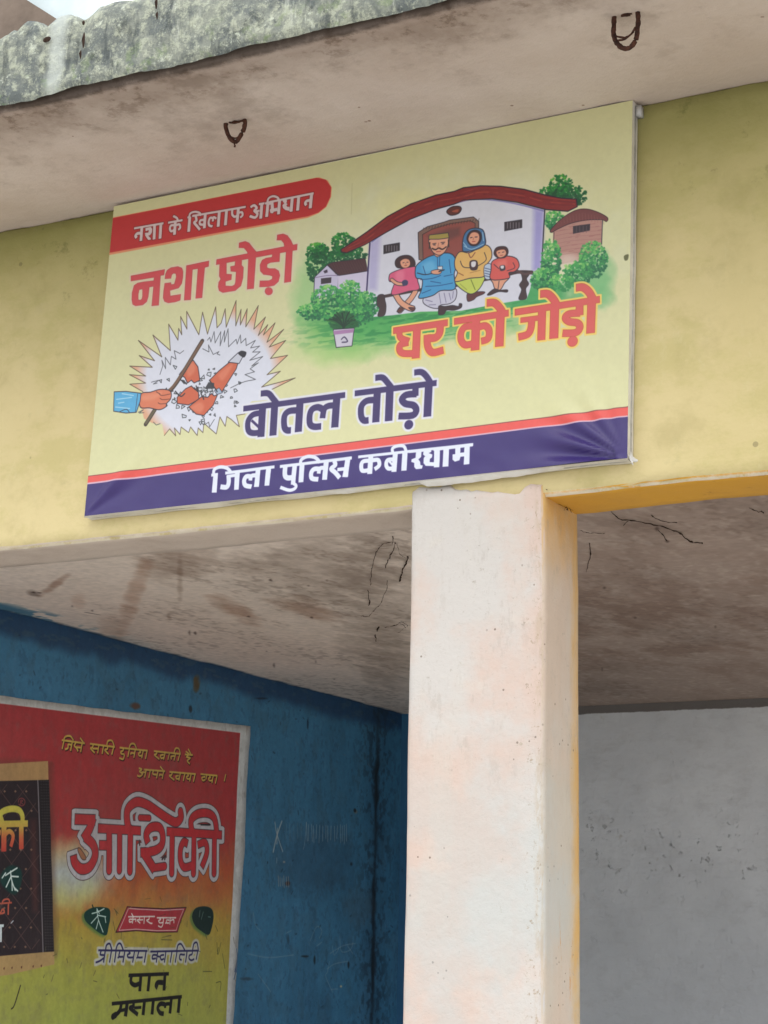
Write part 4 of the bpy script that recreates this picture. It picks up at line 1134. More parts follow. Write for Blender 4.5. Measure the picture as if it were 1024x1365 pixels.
# ---- helpers: materials
class MB:
    def __init__(self, name, rough=.85, spec=.25):
        self.m = bpy.data.materials.new(name)
        self.m.use_nodes = True
        self.n = self.m.node_tree.nodes
        self.l = self.m.node_tree.links
        self.b = self.n['Principled BSDF']
        self.b.inputs['Roughness'].default_value = rough
        self.b.inputs['Specular IOR Level'].default_value = spec
        g = self.n.new('ShaderNodeNewGeometry')
        self.pos = g.outputs['Position']
        self.nor = g.outputs['Normal']
        s = self.n.new('ShaderNodeSeparateXYZ')
        self.l.new(self.pos, s.inputs[0])
        self.x, self.y, self.z = s.outputs
        s2 = self.n.new('ShaderNodeSeparateXYZ')
        self.l.new(g.outputs['True Normal'], s2.inputs[0])
        self.nx, self.ny, self.nz = s2.outputs

    def put(self, v, sock):
        if isinstance(v, bpy.types.NodeSocket):
            self.l.new(v, sock)
        else:
            sock.default_value = v

    def mapv(self, scale):
        m = self.n.new('ShaderNodeMapping')
        m.inputs['Scale'].default_value = scale
        self.l.new(self.pos, m.inputs[0])
        return m.outputs[0]

    def noise(self, scale, detail=5, rough=.6, vec=None, dist=0.0, off=None):
        t = self.n.new('ShaderNodeTexNoise')
        t.inputs['Scale'].default_value = scale
        t.inputs['Detail'].default_value = detail
        t.inputs['Roughness'].default_value = rough
        t.inputs['Distortion'].default_value = dist
        v = vec or self.pos
        if off:
            m = self.n.new('ShaderNodeMapping')
            m.inputs['Location'].default_value = (off, off * .7, -off)
            self.l.new(v, m.inputs[0])
            v = m.outputs[0]
        self.l.new(v, t.inputs['Vector'])
        return t.outputs[0]

    def vor(self, scale, feature='F1', vec=None):
        t = self.n.new('ShaderNodeTexVoronoi')
        t.feature = feature
        t.inputs['Scale'].default_value = scale
        self.l.new(vec or self.pos, t.inputs['Vector'])
        return t.outputs[0]

    def math(self, op, a, b=0.0, c=0.0, clamp=False):
        t = self.n.new('ShaderNodeMath')
        t.operation = op
        t.use_clamp = clamp
        self.put(a, t.inputs[0])
        self.put(b, t.inputs[1])
        self.put(c, t.inputs[2])
        return t.outputs[0]

    def step(self, v, lo, hi, a=0.0, b=1.0):
        t = self.n.new('ShaderNodeMapRange')
        t.interpolation_type = 'SMOOTHSTEP'
        self.put(v, t.inputs[0])
        t.inputs[1].default_value = lo
        t.inputs[2].default_value = hi
        t.inputs[3].default_value = a
        t.inputs[4].default_value = b
        return t.outputs[0]

    def mul(self, *a):
        r = a[0]
        for q in a[1:]:
            r = self.math('MULTIPLY', r, q)
        return r

    def add(self, a, b):
        return self.math('ADD', a, b)

    def mix(self, f, a, b, mode='MIX'):
        t = self.n.new('ShaderNodeMix')
        t.data_type = 'RGBA'
        t.blend_type = mode
        self.put(f, t.inputs[0])
        self.put(lin(a) if isinstance(a, tuple) and len(a) == 3 else a, t.inputs[6])
        self.put(lin(b) if isinstance(b, tuple) and len(b) == 3 else b, t.inputs[7])
        return t.outputs[2]

    def bump(self, h, strength=.3, dist=.01, chain=None):
        t = self.n.new('ShaderNodeBump')
        t.inputs['Strength'].default_value = strength
        t.inputs['Distance'].default_value = dist
        self.l.new(h, t.inputs['Height'])
        if chain is not None:
            self.l.new(chain, t.inputs['Normal'])
        return t.outputs[0]

    def out(self, col, nrm=None, rough=None):
        self.put(lin(col) if isinstance(col, tuple) and len(col) == 3 else col, self.b.inputs['Base Color'])
        if nrm is not None:
            self.l.new(nrm, self.b.inputs['Normal'])
        if rough is not None:
            self.put(rough, self.b.inputs['Roughness'])
        return self.m


def canvas_image(cv, name):
    im = bpy.data.images.new(name, cv.W, cv.H)
    a = np.ones((cv.H, cv.W, 4), np.float32)
    a[..., :3] = np.clip(cv.buf[::-1], 0, 1)
    im.pixels.foreach_set(a.ravel())
    im.update()
    im.pack()
    return im


def canvas_mat(cv, name, rough=.8, spec=.25, bumps=((60, .15, .002),), grime=.0):
    m = MB(name, rough, spec)
    t = m.n.new('ShaderNodeTexImage')
    t.image = canvas_image(cv, name)
    t.interpolation = 'Cubic'
    t.extension = 'EXTEND'
    uv = m.n.new('ShaderNodeUVMap')
    m.l.new(uv.outputs[0], t.inputs[0])
    c = t.outputs[0]
    if grime:
        c = m.mix(m.mul(m.step(m.noise(1.3, 6, .65), .45, .75), grime), c, (96, 84, 72))
    nrm = None
    for s, st, d in bumps:
        nrm = m.bump(m.noise(s, 6, .65), st, d, nrm)
    return m.out(c, nrm)


def canvas_uv(cv, p):
    return ((p[cv.a] - cv.ar[0]) / (cv.ar[1] - cv.ar[0]), (p[cv.b] - cv.br[0]) / (cv.br[1] - cv.br[0]))


# ================================================================ materials
def mat_yellow():
    """beam: lime yellow distemper over plaster; ochre on the right soffit, bare pinkish plaster on the left one"""
    m = MB('yellow_distemper')
    big = m.noise(.8, 5, .6)
    mid = m.noise(4.5, 6, .65)
    fine = m.noise(38, 5, .7)
    c = m.mix(m.step(big, .35, .7), (200, 184, 134), (210, 194, 146))
    c = m.mix(m.mul(m.step(mid, .48, .72), .5), c, (172, 158, 110))
    c = m.mix(m.mul(m.step(m.noise(2.2, 8, .75, vec=m.mapv((1, 1, 1.8)), off=33.0), .46, .62), .35), c, (176, 168, 104))
    c = m.mix(m.mul(m.step(m.noise(9, 8, .8, vec=m.mapv((1, 1, .5)), off=37.0), .56, .66), .3), c, (206, 194, 150))
    # greenish darkening towards the top: canopy shade painted into the yellow
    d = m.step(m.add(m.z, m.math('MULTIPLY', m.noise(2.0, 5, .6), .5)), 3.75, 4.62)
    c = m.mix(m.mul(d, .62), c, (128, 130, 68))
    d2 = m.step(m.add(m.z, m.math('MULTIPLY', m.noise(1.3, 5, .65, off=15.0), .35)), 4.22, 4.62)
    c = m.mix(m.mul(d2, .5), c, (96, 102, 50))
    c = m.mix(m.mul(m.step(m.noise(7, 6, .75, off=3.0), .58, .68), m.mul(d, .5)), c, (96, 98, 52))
    sp = m.math('LESS_THAN', m.vor(7.0), .07)
    c = m.mix(m.mul(sp, m.step(m.noise(2.2, 2, .5), .5, .6), .45), c, (96, 88, 66))
    pat = m.step(m.noise(5.0, 6, .7, off=9.0), .62, .70)
    c = m.mix(m.mul(pat, .3), c, (176, 166, 124))
    left = m.step(m.x, -2.62, -2.58, 1.0, 0.0)
    under = m.step(m.nz, -.85, -.5, 1.0, 0.0)
    inner = m.step(m.y, .02, .032)
    pk = m.mix(m.mul(m.step(mid, .45, .7), .5), (206, 190, 176), (184, 166, 152))
    oc = m.mix(m.mul(m.step(mid, .4, .65), .35), (214, 160, 60), (200, 150, 70))
    dk = m.step(m.noise(9, 6, .75), .62, .7)
    oc = m.mix(m.mul(dk, .35), oc, (120, 84, 40))
    sof = m.mix(left, oc, pk)
    mask = m.math('MAXIMUM', under, inner)
    c = m.mix(mask, c, sof)
    # chipped white lip along the arris
    lip = m.mul(m.step(m.add(m.z, m.math('MULTIPLY', m.noise(14, 6, .8), .03)), 3.002, 3.016, 1.0, 0.0), m.step(m.y, .012, .02, 1.0, 0.0))
    lip = m.mul(lip, m.step(m.noise(6, 5, .7, off=5.0), .40, .5))
    c = m.mix(m.mul(lip, .8), c, (226, 216, 198))
    n = m.bump(m.noise(3.0, 5, .6), .5, .03)
    n = m.bump(mid, .5, .012, n)
    n = m.bump(m.noise(16, 6, .7), .35, .004, n)
    n = m.bump(fine, .35, .002, n)
    return m.out(c, n)


def mat_pillar():
    m = MB('whitewashed_pillar')
    big = m.noise(1.6, 6, .65)
    mid = m.noise(6.0, 7, .7)
    fine = m.noise(45, 5, .7)
    pink, white = (198, 178, 166), (194, 189, 183)
    c = m.mix(m.step(big, .42, .60), pink, white)
    c = m.mix(m.mul(m.step(mid, .55, .75), .5), c, (204, 197, 186))
    # side: ochre wash, heavier at the back arris and above
    side = m.step(m.nx, .4, .8)
    edge = m.step(m.add(m.y, m.math('MULTIPLY', m.noise(5, 8, .8, vec=m.mapv((1, 1, .35))), .14)), .275, .345)
    high = m.step(m.add(m.z, m.math('MULTIPLY', m.noise(2.5, 5, .6), .5)), 2.86, 3.3)
    oc = m.mix(m.mul(m.step(mid, .4, .7), .5), (206, 158, 74), (206, 172, 104))
    plain = m.mix(m.step(big, .4, .65), (198, 180, 162), (192, 182, 166))
    sd = m.mix(m.math('MAXIMUM', m.mul(edge, .8), m.mul(high, .85)), plain, oc)
    scrape = m.mul(m.step(m.noise(9, 8, .8, vec=m.mapv((1, 2.2, .4))), .60, .625), m.step(m.z, 1.7, 2.2, 1.0, .05))
    sd = m.mix(m.mul(scrape, .8), sd, (196, 142, 78))
    c = m.mix(side, c, sd)
    # chips and dust specks
    ch = m.mul(m.step(m.noise(30, 7, .85), .60, .65), m.step(m.noise(2.4, 3, .5, off=4.0), .46, .6))
    c = m.mix(m.mul(m.step(m.noise(3.0, 6, .7, vec=m.mapv((1.6, 1, .35)), off=6.0), .5, .66), .35), c, (196, 190, 180))
    c = m.mix(m.mul(m.step(m.noise(90, 4, .8), .60, .68), .35), c, (164, 152, 140))
    c = m.mix(m.mul(ch, .7), c, (150, 140, 126))
    sp = m.mul(m.math('LESS_THAN', m.vor(26), .10), m.step(m.noise(4, 3, .5, off=2.0), .52, .6))
    c = m.mix(m.mul(sp, .8), c, (112, 96, 82))
    big2 = m.mul(m.step(m.noise(11, 8, .82, vec=m.mapv((1, 1, .7)), off=13.0), .635, .65), m.step(m.z, 2.9, 2.2, .25, 1.0))
    c = m.mix(m.mul(big2, .55), c, (158, 146, 122))
    grey = m.mul(m.step(m.noise(1.9, 5, .6, off=17.0), .5, .62), m.step(m.z, 2.5, 1.7))
    c = m.mix(m.mul(grey, .4), c, (176, 184, 182))
    gr2 = m.mul(m.step(m.noise(14, 8, .8, vec=m.mapv((1.4, 1, .5)), off=23.0), .52, .62), m.step(m.noise(1.5, 4, .6, off=29.0), .46, .6))
    c = m.mix(m.mul(gr2, .3), c, (158, 148, 136))
    crk = m.mul(m.step(m.vor(3.2, 'DISTANCE_TO_EDGE', m.mapv((1.3, 1, .5))), .0, .006, 1.0, 0.0), m.step(m.noise(1.7, 3, .5, off=8.0), .56, .64))
    c = m.mix(m.mul(crk, .35), c, (130, 118, 100))
    ar = m.mul(m.step(m.math('ABSOLUTE', m.add(m.x, 2.362)), .004, .022, 1.0, 0.0), m.step(m.noise(22, 6, .8, vec=m.mapv((1, 1, .3))), .46, .56))
    c = m.mix(m.mul(ar, .45), c, (176, 158, 134))
    c = m.mix(m.mul(m.step(m.math('ABSOLUTE', m.add(m.x, 2.38)), .02, .04, 1.0, 0.0), m.step(m.noise(60, 5, .8), .58, .64), m.step(m.ny, -.8, -.6, 1.0, 0.0), .6), c, (148, 128, 100))
    n = m.bump(m.noise(2.4, 5, .6), .4, .02)
    n = m.bump(mid, .5, .010, n)
    n = m.bump(fine, .6, .003, n)
    n = m.bump(m.noise(160, 3, .7), .4, .001, n)
    n = m.bump(m.math('MAXIMUM', ch, big2), -.7, .005, n)
    return m.out(c, n)


def mat_soffit():
    m = MB('canopy_plaster')
    big = m.noise(1.4, 6, .62)
    mid = m.noise(5.5, 7, .7)
    c = m.mix(m.step(big, .36, .68), (196, 181, 171), (208, 195, 187))
    c = m.mix(m.mul(m.step(mid, .5, .72), .35), c, (186, 170, 160))
    c = m.mix(m.mul(m.step(m.noise(2.6, 6, .72, off=21.0), .48, .66), m.step(m.y, -.1, -.5), .5), c, (146, 130, 120))
    # sooty, flaked zone towards the front edge, stronger to the left
    e = m.add(m.math('MULTIPLY', m.y, -1.0), m.math('MULTIPLY', m.noise(2.2, 6, .7), .55))
    zone = m.step(e, .84, 1.16)
    left = m.step(m.x, -2.3, -3.6)
    c = m.mix(m.mul(zone, .55), c, (132, 112, 98))
    c = m.mix(m.mul(zone, m.step(m.noise(9, 7, .75), .5, .62), .6), c, (100, 80, 64))
    c = m.mix(m.mul(zone, left, m.step(m.noise(3.5, 5, .7, off=7.0), .5, .62), .55), c, (110, 94, 82))
    edge = m.step(m.add(m.math('MULTIPLY', m.y, -1.0), m.math('MULTIPLY', m.noise(5, 6, .75), .09)), .905, .94)
    c = m.mix(m.mul(edge, .8), c, (52, 42, 36))
    sp = m.math('LESS_THAN', m.vor(9.0), .055)
    c = m.mix(m.mul(sp, m.step(m.noise(2.6, 3, .5), .52, .6), .7), c, (112, 80, 62))
    crk = m.mul(m.step(m.vor(2.1, 'DISTANCE_TO_EDGE'), 0.0, .006, 1.0, 0.0), m.step(m.noise(1.1, 3, .5, off=5.0), .52, .6))
    c = m.mix(m.mul(crk, .0), c, (120, 98, 84))
    n = m.bump(m.noise(2.2, 6, .6), .5, .03)
    n = m.bump(mid, .5, .012, n)
    n = m.bump(m.noise(40, 5, .7), .5, .003, n)
    return m.out(c, n)


def mat_moss():
    """weathered canopy edge: grey cement under lichen and algae"""
    m = MB('mossy_cement')
    a = m.noise(8.0, 8, .78)
    b = m.noise(30, 8, .8)
    f = m.noise(70, 6, .75)
    c = m.mix(m.step(a, .38, .6), (104, 110, 108), (146, 150, 138))
    lich = m.step(m.add(b, m.math('MULTIPLY', a, .35)), .66, .78)
    c = m.mix(m.mul(lich, .7), c, (186, 190, 168))
    dark = m.step(m.noise(9, 8, .78, off=4.0), .54, .66)
    c = m.mix(m.mul(dark, .7), c, (60, 66, 66))
    strk = m.step(m.noise(9, 6, .7, vec=m.mapv((1.6, 1, .22)), off=2.0), .52, .66)
    c = m.mix(m.mul(strk, .6), c, (62, 68, 70))
    strl = m.step(m.noise(12, 6, .7, vec=m.mapv((1.6, 1, .25)), off=5.0), .58, .68)
    c = m.mix(m.mul(strl, .45), c, (200, 204, 190))
    pale = m.mul(m.step(m.noise(26, 7, .8, off=8.0), .57, .66), .75)
    c = m.mix(pale, c, (206, 212, 194))
    green = m.mul(m.step(m.noise(12, 6, .7, off=12.0), .56, .66), m.step(m.z, 4.50, 4.36))
    c = m.mix(m.mul(green, .6), c, (120, 140, 92))
    sp = m.step(f, .62, .72)
    c = m.mix(m.mul(sp, .5), c, (44, 46, 46))
    # washed white streak and black drip below the notches
    st = m.step(m.math('ABSOLUTE', m.add(m.x, m.add(m.math('MULTIPLY', m.noise(5, 5, .7), .08), 3.735))), .01, .05, 1.0, 0.0)
    c = m.mix(m.mul(st, .6), c, (198, 204, 196))
    n = m.bump(a, .6, .02)
    n = m.bump(b, .7, .01, n)
    n = m.bump(f, .6, .004, n)
    return m.out(c, n, .95)


def mat_greywall():
    m = MB('grey_limewash')
    big = m.noise(.9, 6, .6)
    mid = m.noise(5, 7, .68, vec=m.mapv((1, 1, 1.6)))
    c = m.mix(m.step(big, .36, .66), (212, 216, 220), (228, 232, 235))
    c = m.mix(m.mul(m.step(mid, .5, .72), .35), c, (186, 187, 187))
    low = m.step(m.add(m.z, m.math('MULTIPLY', m.noise(1.5, 4, .6), .8)), 2.1, 2.9, 1.0, 0.0)
    c = m.mix(m.mul(low, .3), c, (176, 179, 180))
    ch = m.mul(m.step(m.noise(16, 7, .8), .60, .66), m.step(m.math('ABSOLUTE', m.math('SUBTRACT', m.z, m.add(2.02, m.math('MULTIPLY', m.noise(1.0, 3, .5), .2)))), .05, .3, 1.0, .12))
    c = m.mix(m.mul(ch, .10), c, (128, 126, 120))
    sp = m.math('LESS_THAN', m.add(m.vor(2.6), m.math('MULTIPLY', m.noise(30, 3, .6), .12)), .095)
    c = m.mix(m.mul(sp, .35), c, (78, 76, 72))
    tw = m.step(m.noise(7, 8, .75, vec=m.mapv((.5, 1, 2.2)), off=31.0), .55, .62)
    c = m.mix(m.mul(tw, .10), c, (178, 180, 180))
    hl = m.mul(m.step(m.vor(1.3, 'DISTANCE_TO_EDGE', m.mapv((.7, 1, 1.6))), .0, .008, 1.0, 0.0), m.step(m.noise(2.0, 4, .6, off=3.0), .5, .58))
    c = m.mix(m.mul(hl, .0), c, (120, 120, 118))
    blot = m.step(m.noise(4, 5, .6, off=11.0), .66, .74)
    c = m.mix(m.mul(blot, .5), c, (150, 138, 112))
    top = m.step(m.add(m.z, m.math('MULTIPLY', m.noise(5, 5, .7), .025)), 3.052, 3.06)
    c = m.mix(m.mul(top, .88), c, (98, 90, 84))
    left = m.step(m.x, -4.86, -4.82, 1.0, 0.0)
    c = m.mix(left, c, (58, 108, 146))
    n = m.bump(m.noise(1.6, 5, .6), .7, .05)
    n = m.bump(mid, .45, .02, n)
    n = m.bump(tw, .15, .01, n)
    n = m.bump(ch, .8, .012, n)
    n = m.bump(m.noise(60, 5, .7), .25, .002, n)
    return m.out(c, n)


def simple(name, col, col2=None, scale=6, rough=.85, spec=.25, bump=.3, bd=.005):
    m = MB(name, rough, spec)
    c = m.mix(m.step(m.noise(scale, 6, .65), .35, .7), col, col2 or tuple(int(x * .8) for x in col))
    n = m.bump(m.noise(scale * 5, 6, .7), bump, bd)
    return m.out(c, n)


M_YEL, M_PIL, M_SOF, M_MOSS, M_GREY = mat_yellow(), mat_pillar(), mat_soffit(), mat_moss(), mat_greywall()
M_GND = simple('dry_earth', (172, 168, 160), (152, 148, 140), 1.2, bd=.02)
M_FLOOR = simple('cement_floor', (200, 199, 196), (178, 176, 172), 2.0, bd=.004)
M_CEM = simple('old_cement', (140, 134, 124), (112, 108, 102), 3.0)
M_RUST = simple('rusted_iron', (84, 52, 40), (44, 28, 24), 60, .9, .3, .8, .002)
M_WEB = simple('sooty_thread', (56, 45, 40), (74, 60, 52), 80, 1.0, .0)
M_WHITE = simple('folded_white_vinyl', (222, 220, 214), (198, 194, 186), 7, .45, .5, .2, .002)
M_TUBE = simple('galvanised_frame', (196, 196, 196), (160, 160, 160), 20, .4, .5)
M_BROWN = simple('weathered_board', (124, 110, 98), (98, 86, 76), 3, bd=.004)
M_SHEET = simple('pale_fibre_sheet', (214, 226, 228), (190, 204, 206), 1.4, .6, .4, .15, .004)

# ================================================================ ground and floors
V, F = [], []
N = 40
for j in range(N + 1):
    for i in range(N + 1):
        u, v = (i / N * 2 - 1), (j / N * 2 - 1)
        x, y = math.copysign(abs(u) ** 2.6 * 700, u), math.copysign(abs(v) ** 2.6 * 700, v)
        V.append((x - 2, y - 4, -.02 + mn.noise(Vector((x * .2, y * .2, 0))) * .03))
for j in range(N):
    for i in range(N):
        a = j * (N + 1) + i
        F.append((a, a + 1, a + N + 2, a + N + 1))
mesh_obj('ground', V, F, M_GND, kind='structure')

# ================================================================ the building
XL, XR = -6.15, -0.55
YB = 5.95
bld = empty('roadside_building', (-2.6, 3.0, 0), label='yellow plastered roadside building with open porch, thick pillar and deep mossy canopy', cat='building')

V, F = plain_box(XL, XR, -.35, YB + .25, .0, .12)
mesh_obj('porch_floor', V, F, M_FLOOR, bld, smooth=False)

# facade beam with a slightly sagging, ragged lower arris
def beam_warp(q):
    if q.z < 3.03:
        q = q.copy()
        q.z += mn.noise(Vector((q.x * 2.3, 0, 1.7))) * .006 + mn.noise(Vector((q.x * 9, q.y * 4, 5))) * .003
    return q


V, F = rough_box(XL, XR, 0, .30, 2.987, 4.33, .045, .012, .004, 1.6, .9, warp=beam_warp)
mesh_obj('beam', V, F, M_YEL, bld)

# pillar, its front coat of plaster standing a little proud and ending ragged on the beam
top = [(545, 658), (551, 652), (556, 648), (575, 649), (598, 645), (604, 651), (630, 653), (655, 655), (672, 656), (690, 658), (697, 650), (703, 643), (712, 643), (726, 646), (732, 650)]
tp = [hit(x, y, 1, -0.006) for x, y in smooth(top, 3)]


def pillar_warp(q):
    if q.z > 2.86:
        t = float(np.interp(q.x, [p[0] for p in tp], [p[2] for p in tp])) + mn.noise(Vector((q.x * 40, 0, 0))) * .006
        q = q.copy()
        q.z = 2.86 + (q.z - 2.86) / .17 * (t - 2.86)
    return q


V, F = rough_box(-2.842, -2.345, -.006, .305, .12, 3.03, .02, .009, .0035, 2.2, .55, skip=('z0',), warp=pillar_warp)
mesh_obj('pillar', V, F, M_PIL, bld)

# canopy: soffit slab, and the rough scalloped edge above it
def sof_warp(q):
    if q.z < 4.36:
        q = q.copy()
        s = min(1, max(0, (-q.y - .02) / .1))
        q.z += s * (mn.noise(Vector((q.x * 1.4, q.y * 1.9, 0))) * .010)
        if q.y > -.03:
            q.z += mn.noise(Vector((q.x * 5, 3, 1))) * .010 + mn.noise(Vector((q.x * 16, 3, 1))) * .004
    return q


V, F = rough_box(XL - .25, XR + .25, -.895, .33, 4.326, 4.46, .05, .008, .003, 1.5, .5, warp=sof_warp)
mesh_obj('canopy_slab', V, F, M_SOF, bld)


def edge_top(x):
    k = [(-4.2, 4.60), (-4.053, 4.618), (-3.985, 4.640), (-3.972, 4.632), (-3.935, 4.662), (-3.89, 4.652), (-3.855, 4.628), (-3.835, 4.624), (-3.825, 4.632), (-3.79, 4.656), (-3.755, 4.658), (-3.72, 4.632), (-3.70, 4.614),
         (-3.675, 4.612), (-3.62, 4.650), (-3.56, 4.652), (-3.45, 4.632)]
    if k[0][0] <= x <= k[-1][0]:
        return float(np.interp(x, [a for a, b in k], [b for a, b in k]))
    c = math.floor(x / .27 + .4 * math.sin(x * .8))
    f = (x / .27 + .4 * math.sin(x * .8)) - c
    return 4.61 + .045 * math.sqrt(max(0, 1 - (2 * f - 1) ** 2)) + .012 * mn.noise(Vector((c * 3.1, 0, 0)))


V, F = [], []
nx = int((XR + .25 - (XL - .25)) / .014)
prof = [(-.915, 0.0), (-.925, .06), (-.925, .3), (-.924, .6), (-.915, .86), (-.89, .97), (-.85, 1.0), (-.80, .98), (-.76, .9), (-.75, .4)]
# vertical subdivision between profile points
ps = []
for (a, b) in zip(prof[:-1], prof[1:]):
    m = max(1, int(math.hypot(a[0] - b[0], (a[1] - b[1]) * .3) / .02))
    ps += [(a[0] + (b[0] - a[0]) * i / m, a[1] + (b[1] - a[1]) * i / m) for i in range(m)]
ps.append(prof[-1])
for i in range(nx + 1):
    x = XL - .25 + (XR - XL + .5) * i / nx
    t = edge_top(x)
    zb = 4.338 + mn.noise(Vector((x * 3.2, 0, 0))) * .006 + mn.noise(Vector((x * 14, 2, 0))) * .003
    for (y, h) in ps:
        z = zb + (t - zb) * h
        g = Vector((x, y, z))
        d = mn.noise(g * 6) * .010 + mn.noise(g * 19) * .006 + mn.noise(g * 50) * .003
        # shallow scars down from the notches
        sc_ = math.exp(-((x + 3.842 + (z - 4.5) * .1) / .012) ** 2) * (1 if z > 4.5 else 0) + math.exp(-((x + 3.69 - (z - 4.5) * .05) / .012) ** 2) * (1 if 4.42 < z < 4.60 else 0)
        V.append((x, y - d + sc_ * .02, z + d * .3))
m = len(ps)
for i in range(nx):
    for j in range(m - 1):
        a = i * m + j
        F.append((a, a + m, a + m + 1, a + 1))
F.append(tuple(range(m)))
F.append(tuple(nx * m + j for j in range(m))[::-1])
mesh_obj('canopy_edge', V, F, M_MOSS, bld)
# dark holes in the edge
for (px, py, w_, h_) in ((62, 52, 8, 5), (111, 53, 2.4, 14), (107, 72, 1.6, 8), (111, 30, 2.5, 4), (208, 4, 2.2, 10), (209, 20, 1.5, 7)):
    c = hit(px, py, 1, -.938)
    s = .0022
    pts = []
    for k in range(10):
        a = k / 10 * 6.283
        r = 1 + mn.noise(Vector((k, px, 0))) * .5
        pts.append((c[0] + math.cos(a) * w_ * s * r, -.9415 + .006, c[2] + math.sin(a) * h_ * s * r))
    pts.append((c[0], -.946, c[2]))
    mesh_obj('crack', pts, [(10, k, (k + 1) % 10) for k in range(10)], M_WEB, bld)

# roof, ceiling, walls
V, F = plain_box(XL, XR, .331, YB + .25, 4.33, 4.47)
mesh_obj('roof_slab', V, F, M_CEM, bld, smooth=False)
cc = ceiling_canvas()
M_CEIL = canvas_mat(cc, 'stained_ceiling_plaster', .9, .15, ((3.0, .35, .03), (9, .3, .01), (60, .2, .002)), .10)
NXC, NYC = 60, 55
V, F, U = [], [], []
for j in range(NYC + 1):
    for i in range(NXC + 1):
        x, y = XL + .1 + (XR - .1 - XL - .1) * i / NXC, .28 + (YB + .02 - .28) * j / NYC
        z = 3.1 + mn.noise(Vector((x * 1.1, y * 1.1, 4))) * .006
        V.append((x, y, z))
        U.append(canvas_uv(cc, (x, y, z)))
for j in range(NYC):
    for i in range(NXC):
        a = j * (NXC + 1) + i
        F.append((a, a + NXC + 1, a + NXC + 2, a + 1))
n0 = len(V)
V += [(XL + .1, .28, 3.2), (XR - .1, .28, 3.2), (XR - .1, YB + .02, 3.2), (XL + .1, YB + .02, 3.2)]
U += [(0, 0)] * 4
F.append((n0, n0 + 1, n0 + 2, n0 + 3))
mesh_obj('ceiling', V, F, M_CEIL, bld, uvs=U)

V, F = rough_box(-5.99, XR - .0, YB, YB + .25, .12, 4.32, .06, .0, .012, 1.6, 0)
mesh_obj('back_wall', V, F, M_GREY, bld)
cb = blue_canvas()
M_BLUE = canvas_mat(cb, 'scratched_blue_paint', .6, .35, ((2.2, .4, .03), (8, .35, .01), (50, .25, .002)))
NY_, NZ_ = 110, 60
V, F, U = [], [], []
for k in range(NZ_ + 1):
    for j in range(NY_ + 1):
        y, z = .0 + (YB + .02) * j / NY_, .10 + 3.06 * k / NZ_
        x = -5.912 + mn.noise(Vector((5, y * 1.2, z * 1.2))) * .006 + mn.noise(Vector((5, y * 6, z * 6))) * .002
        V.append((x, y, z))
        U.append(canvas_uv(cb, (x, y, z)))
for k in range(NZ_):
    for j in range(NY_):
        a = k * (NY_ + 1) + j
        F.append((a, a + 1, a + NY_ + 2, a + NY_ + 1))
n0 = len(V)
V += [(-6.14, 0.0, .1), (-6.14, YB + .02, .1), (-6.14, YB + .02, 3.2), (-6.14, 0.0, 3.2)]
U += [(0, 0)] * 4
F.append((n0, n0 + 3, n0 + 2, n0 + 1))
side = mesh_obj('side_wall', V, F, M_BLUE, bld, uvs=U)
V, F = plain_box(-6.13, -5.93, -.001, .02, .12, 2.99)
mesh_obj('wall_end', V, F, M_PIL, bld, smooth=False)
for y0_ in (.004, 2.9, YB - .32):
    V, F = rough_box(-1.0, -.6, y0_, y0_ + .30, .12, 3.08, .12, .01, .004, 1.2, .5)
    mesh_obj('pillar', V, F, M_PIL, bld)
for x0_, x1_ in ((-6.14, -5.9),):
    V, F = plain_box(x0_, x1_, .32, YB, 3.2, 4.32)
    mesh_obj('upper_wall', V, F, M_CEM, bld, smooth=False)

# the painted advertisement: a 3 mm thick build-up of paint and putty on the side wall
cmu = mural_canvas()
M_MUR = canvas_mat(cmu, 'sign_writers_enamel', .55, .35, ((2.2, .35, .03), (12, .25, .006), (70, .2, .0015)))
ed = [(-150, 908.7), (0, 927), (170, 949), (336, 968), (331, 1050), (328, 1130), (322, 1210), (318, 1290), (313, 1365), (305, 1530), (60, 1530), (-150, 1520)]
P = [hit(x, y, 0, -5.898) for x, y in ed]
yy = [p[1] for p in P]
NY_, NZ_ = 60, 44
V, F, U = [], [], []
pz = lambda t, A, B: A + (B - A) * t
y0a, y0b = .86, None
topc = [P[0], P[1], P[2], P[3]]
rgt = P[3:10]
ya = P[0][1]
zbot = .56
for k in range(NZ_ + 1):
    for j in range(NY_ + 1):
        f, g = j / NY_, k / NZ_
        # right edge follows the hand-drawn line
        zr = pz(g, zbot, P[3][2])
        yr = float(np.interp(zr, [p[2] for p in rgt[::-1]], [p[1] for p in rgt[::-1]])) + mn.noise(Vector((0, 1, zr * 9))) * .008
        y = pz(f, ya, yr)
        zt = float(np.interp(y, [p[1] for p in topc], [p[2] for p in topc])) + mn.noise(Vector((2, y * 7, 1))) * .004
        z = pz(g, zbot, zt)
        x = -5.908 + mn.noise(Vector((5, y * 1.2, z * 1.2))) * .006 + mn.noise(Vector((5, y * 6, z * 6))) * .002
        V.append((x, y, z))
        U.append(canvas_uv(cmu, (x, y, z)))
for k in range(NZ_):
    for j in range(NY_):
        a = k * (NY_ + 1) + j
        F.append((a, a + 1, a + NY_ + 2, a + NY_ + 1))
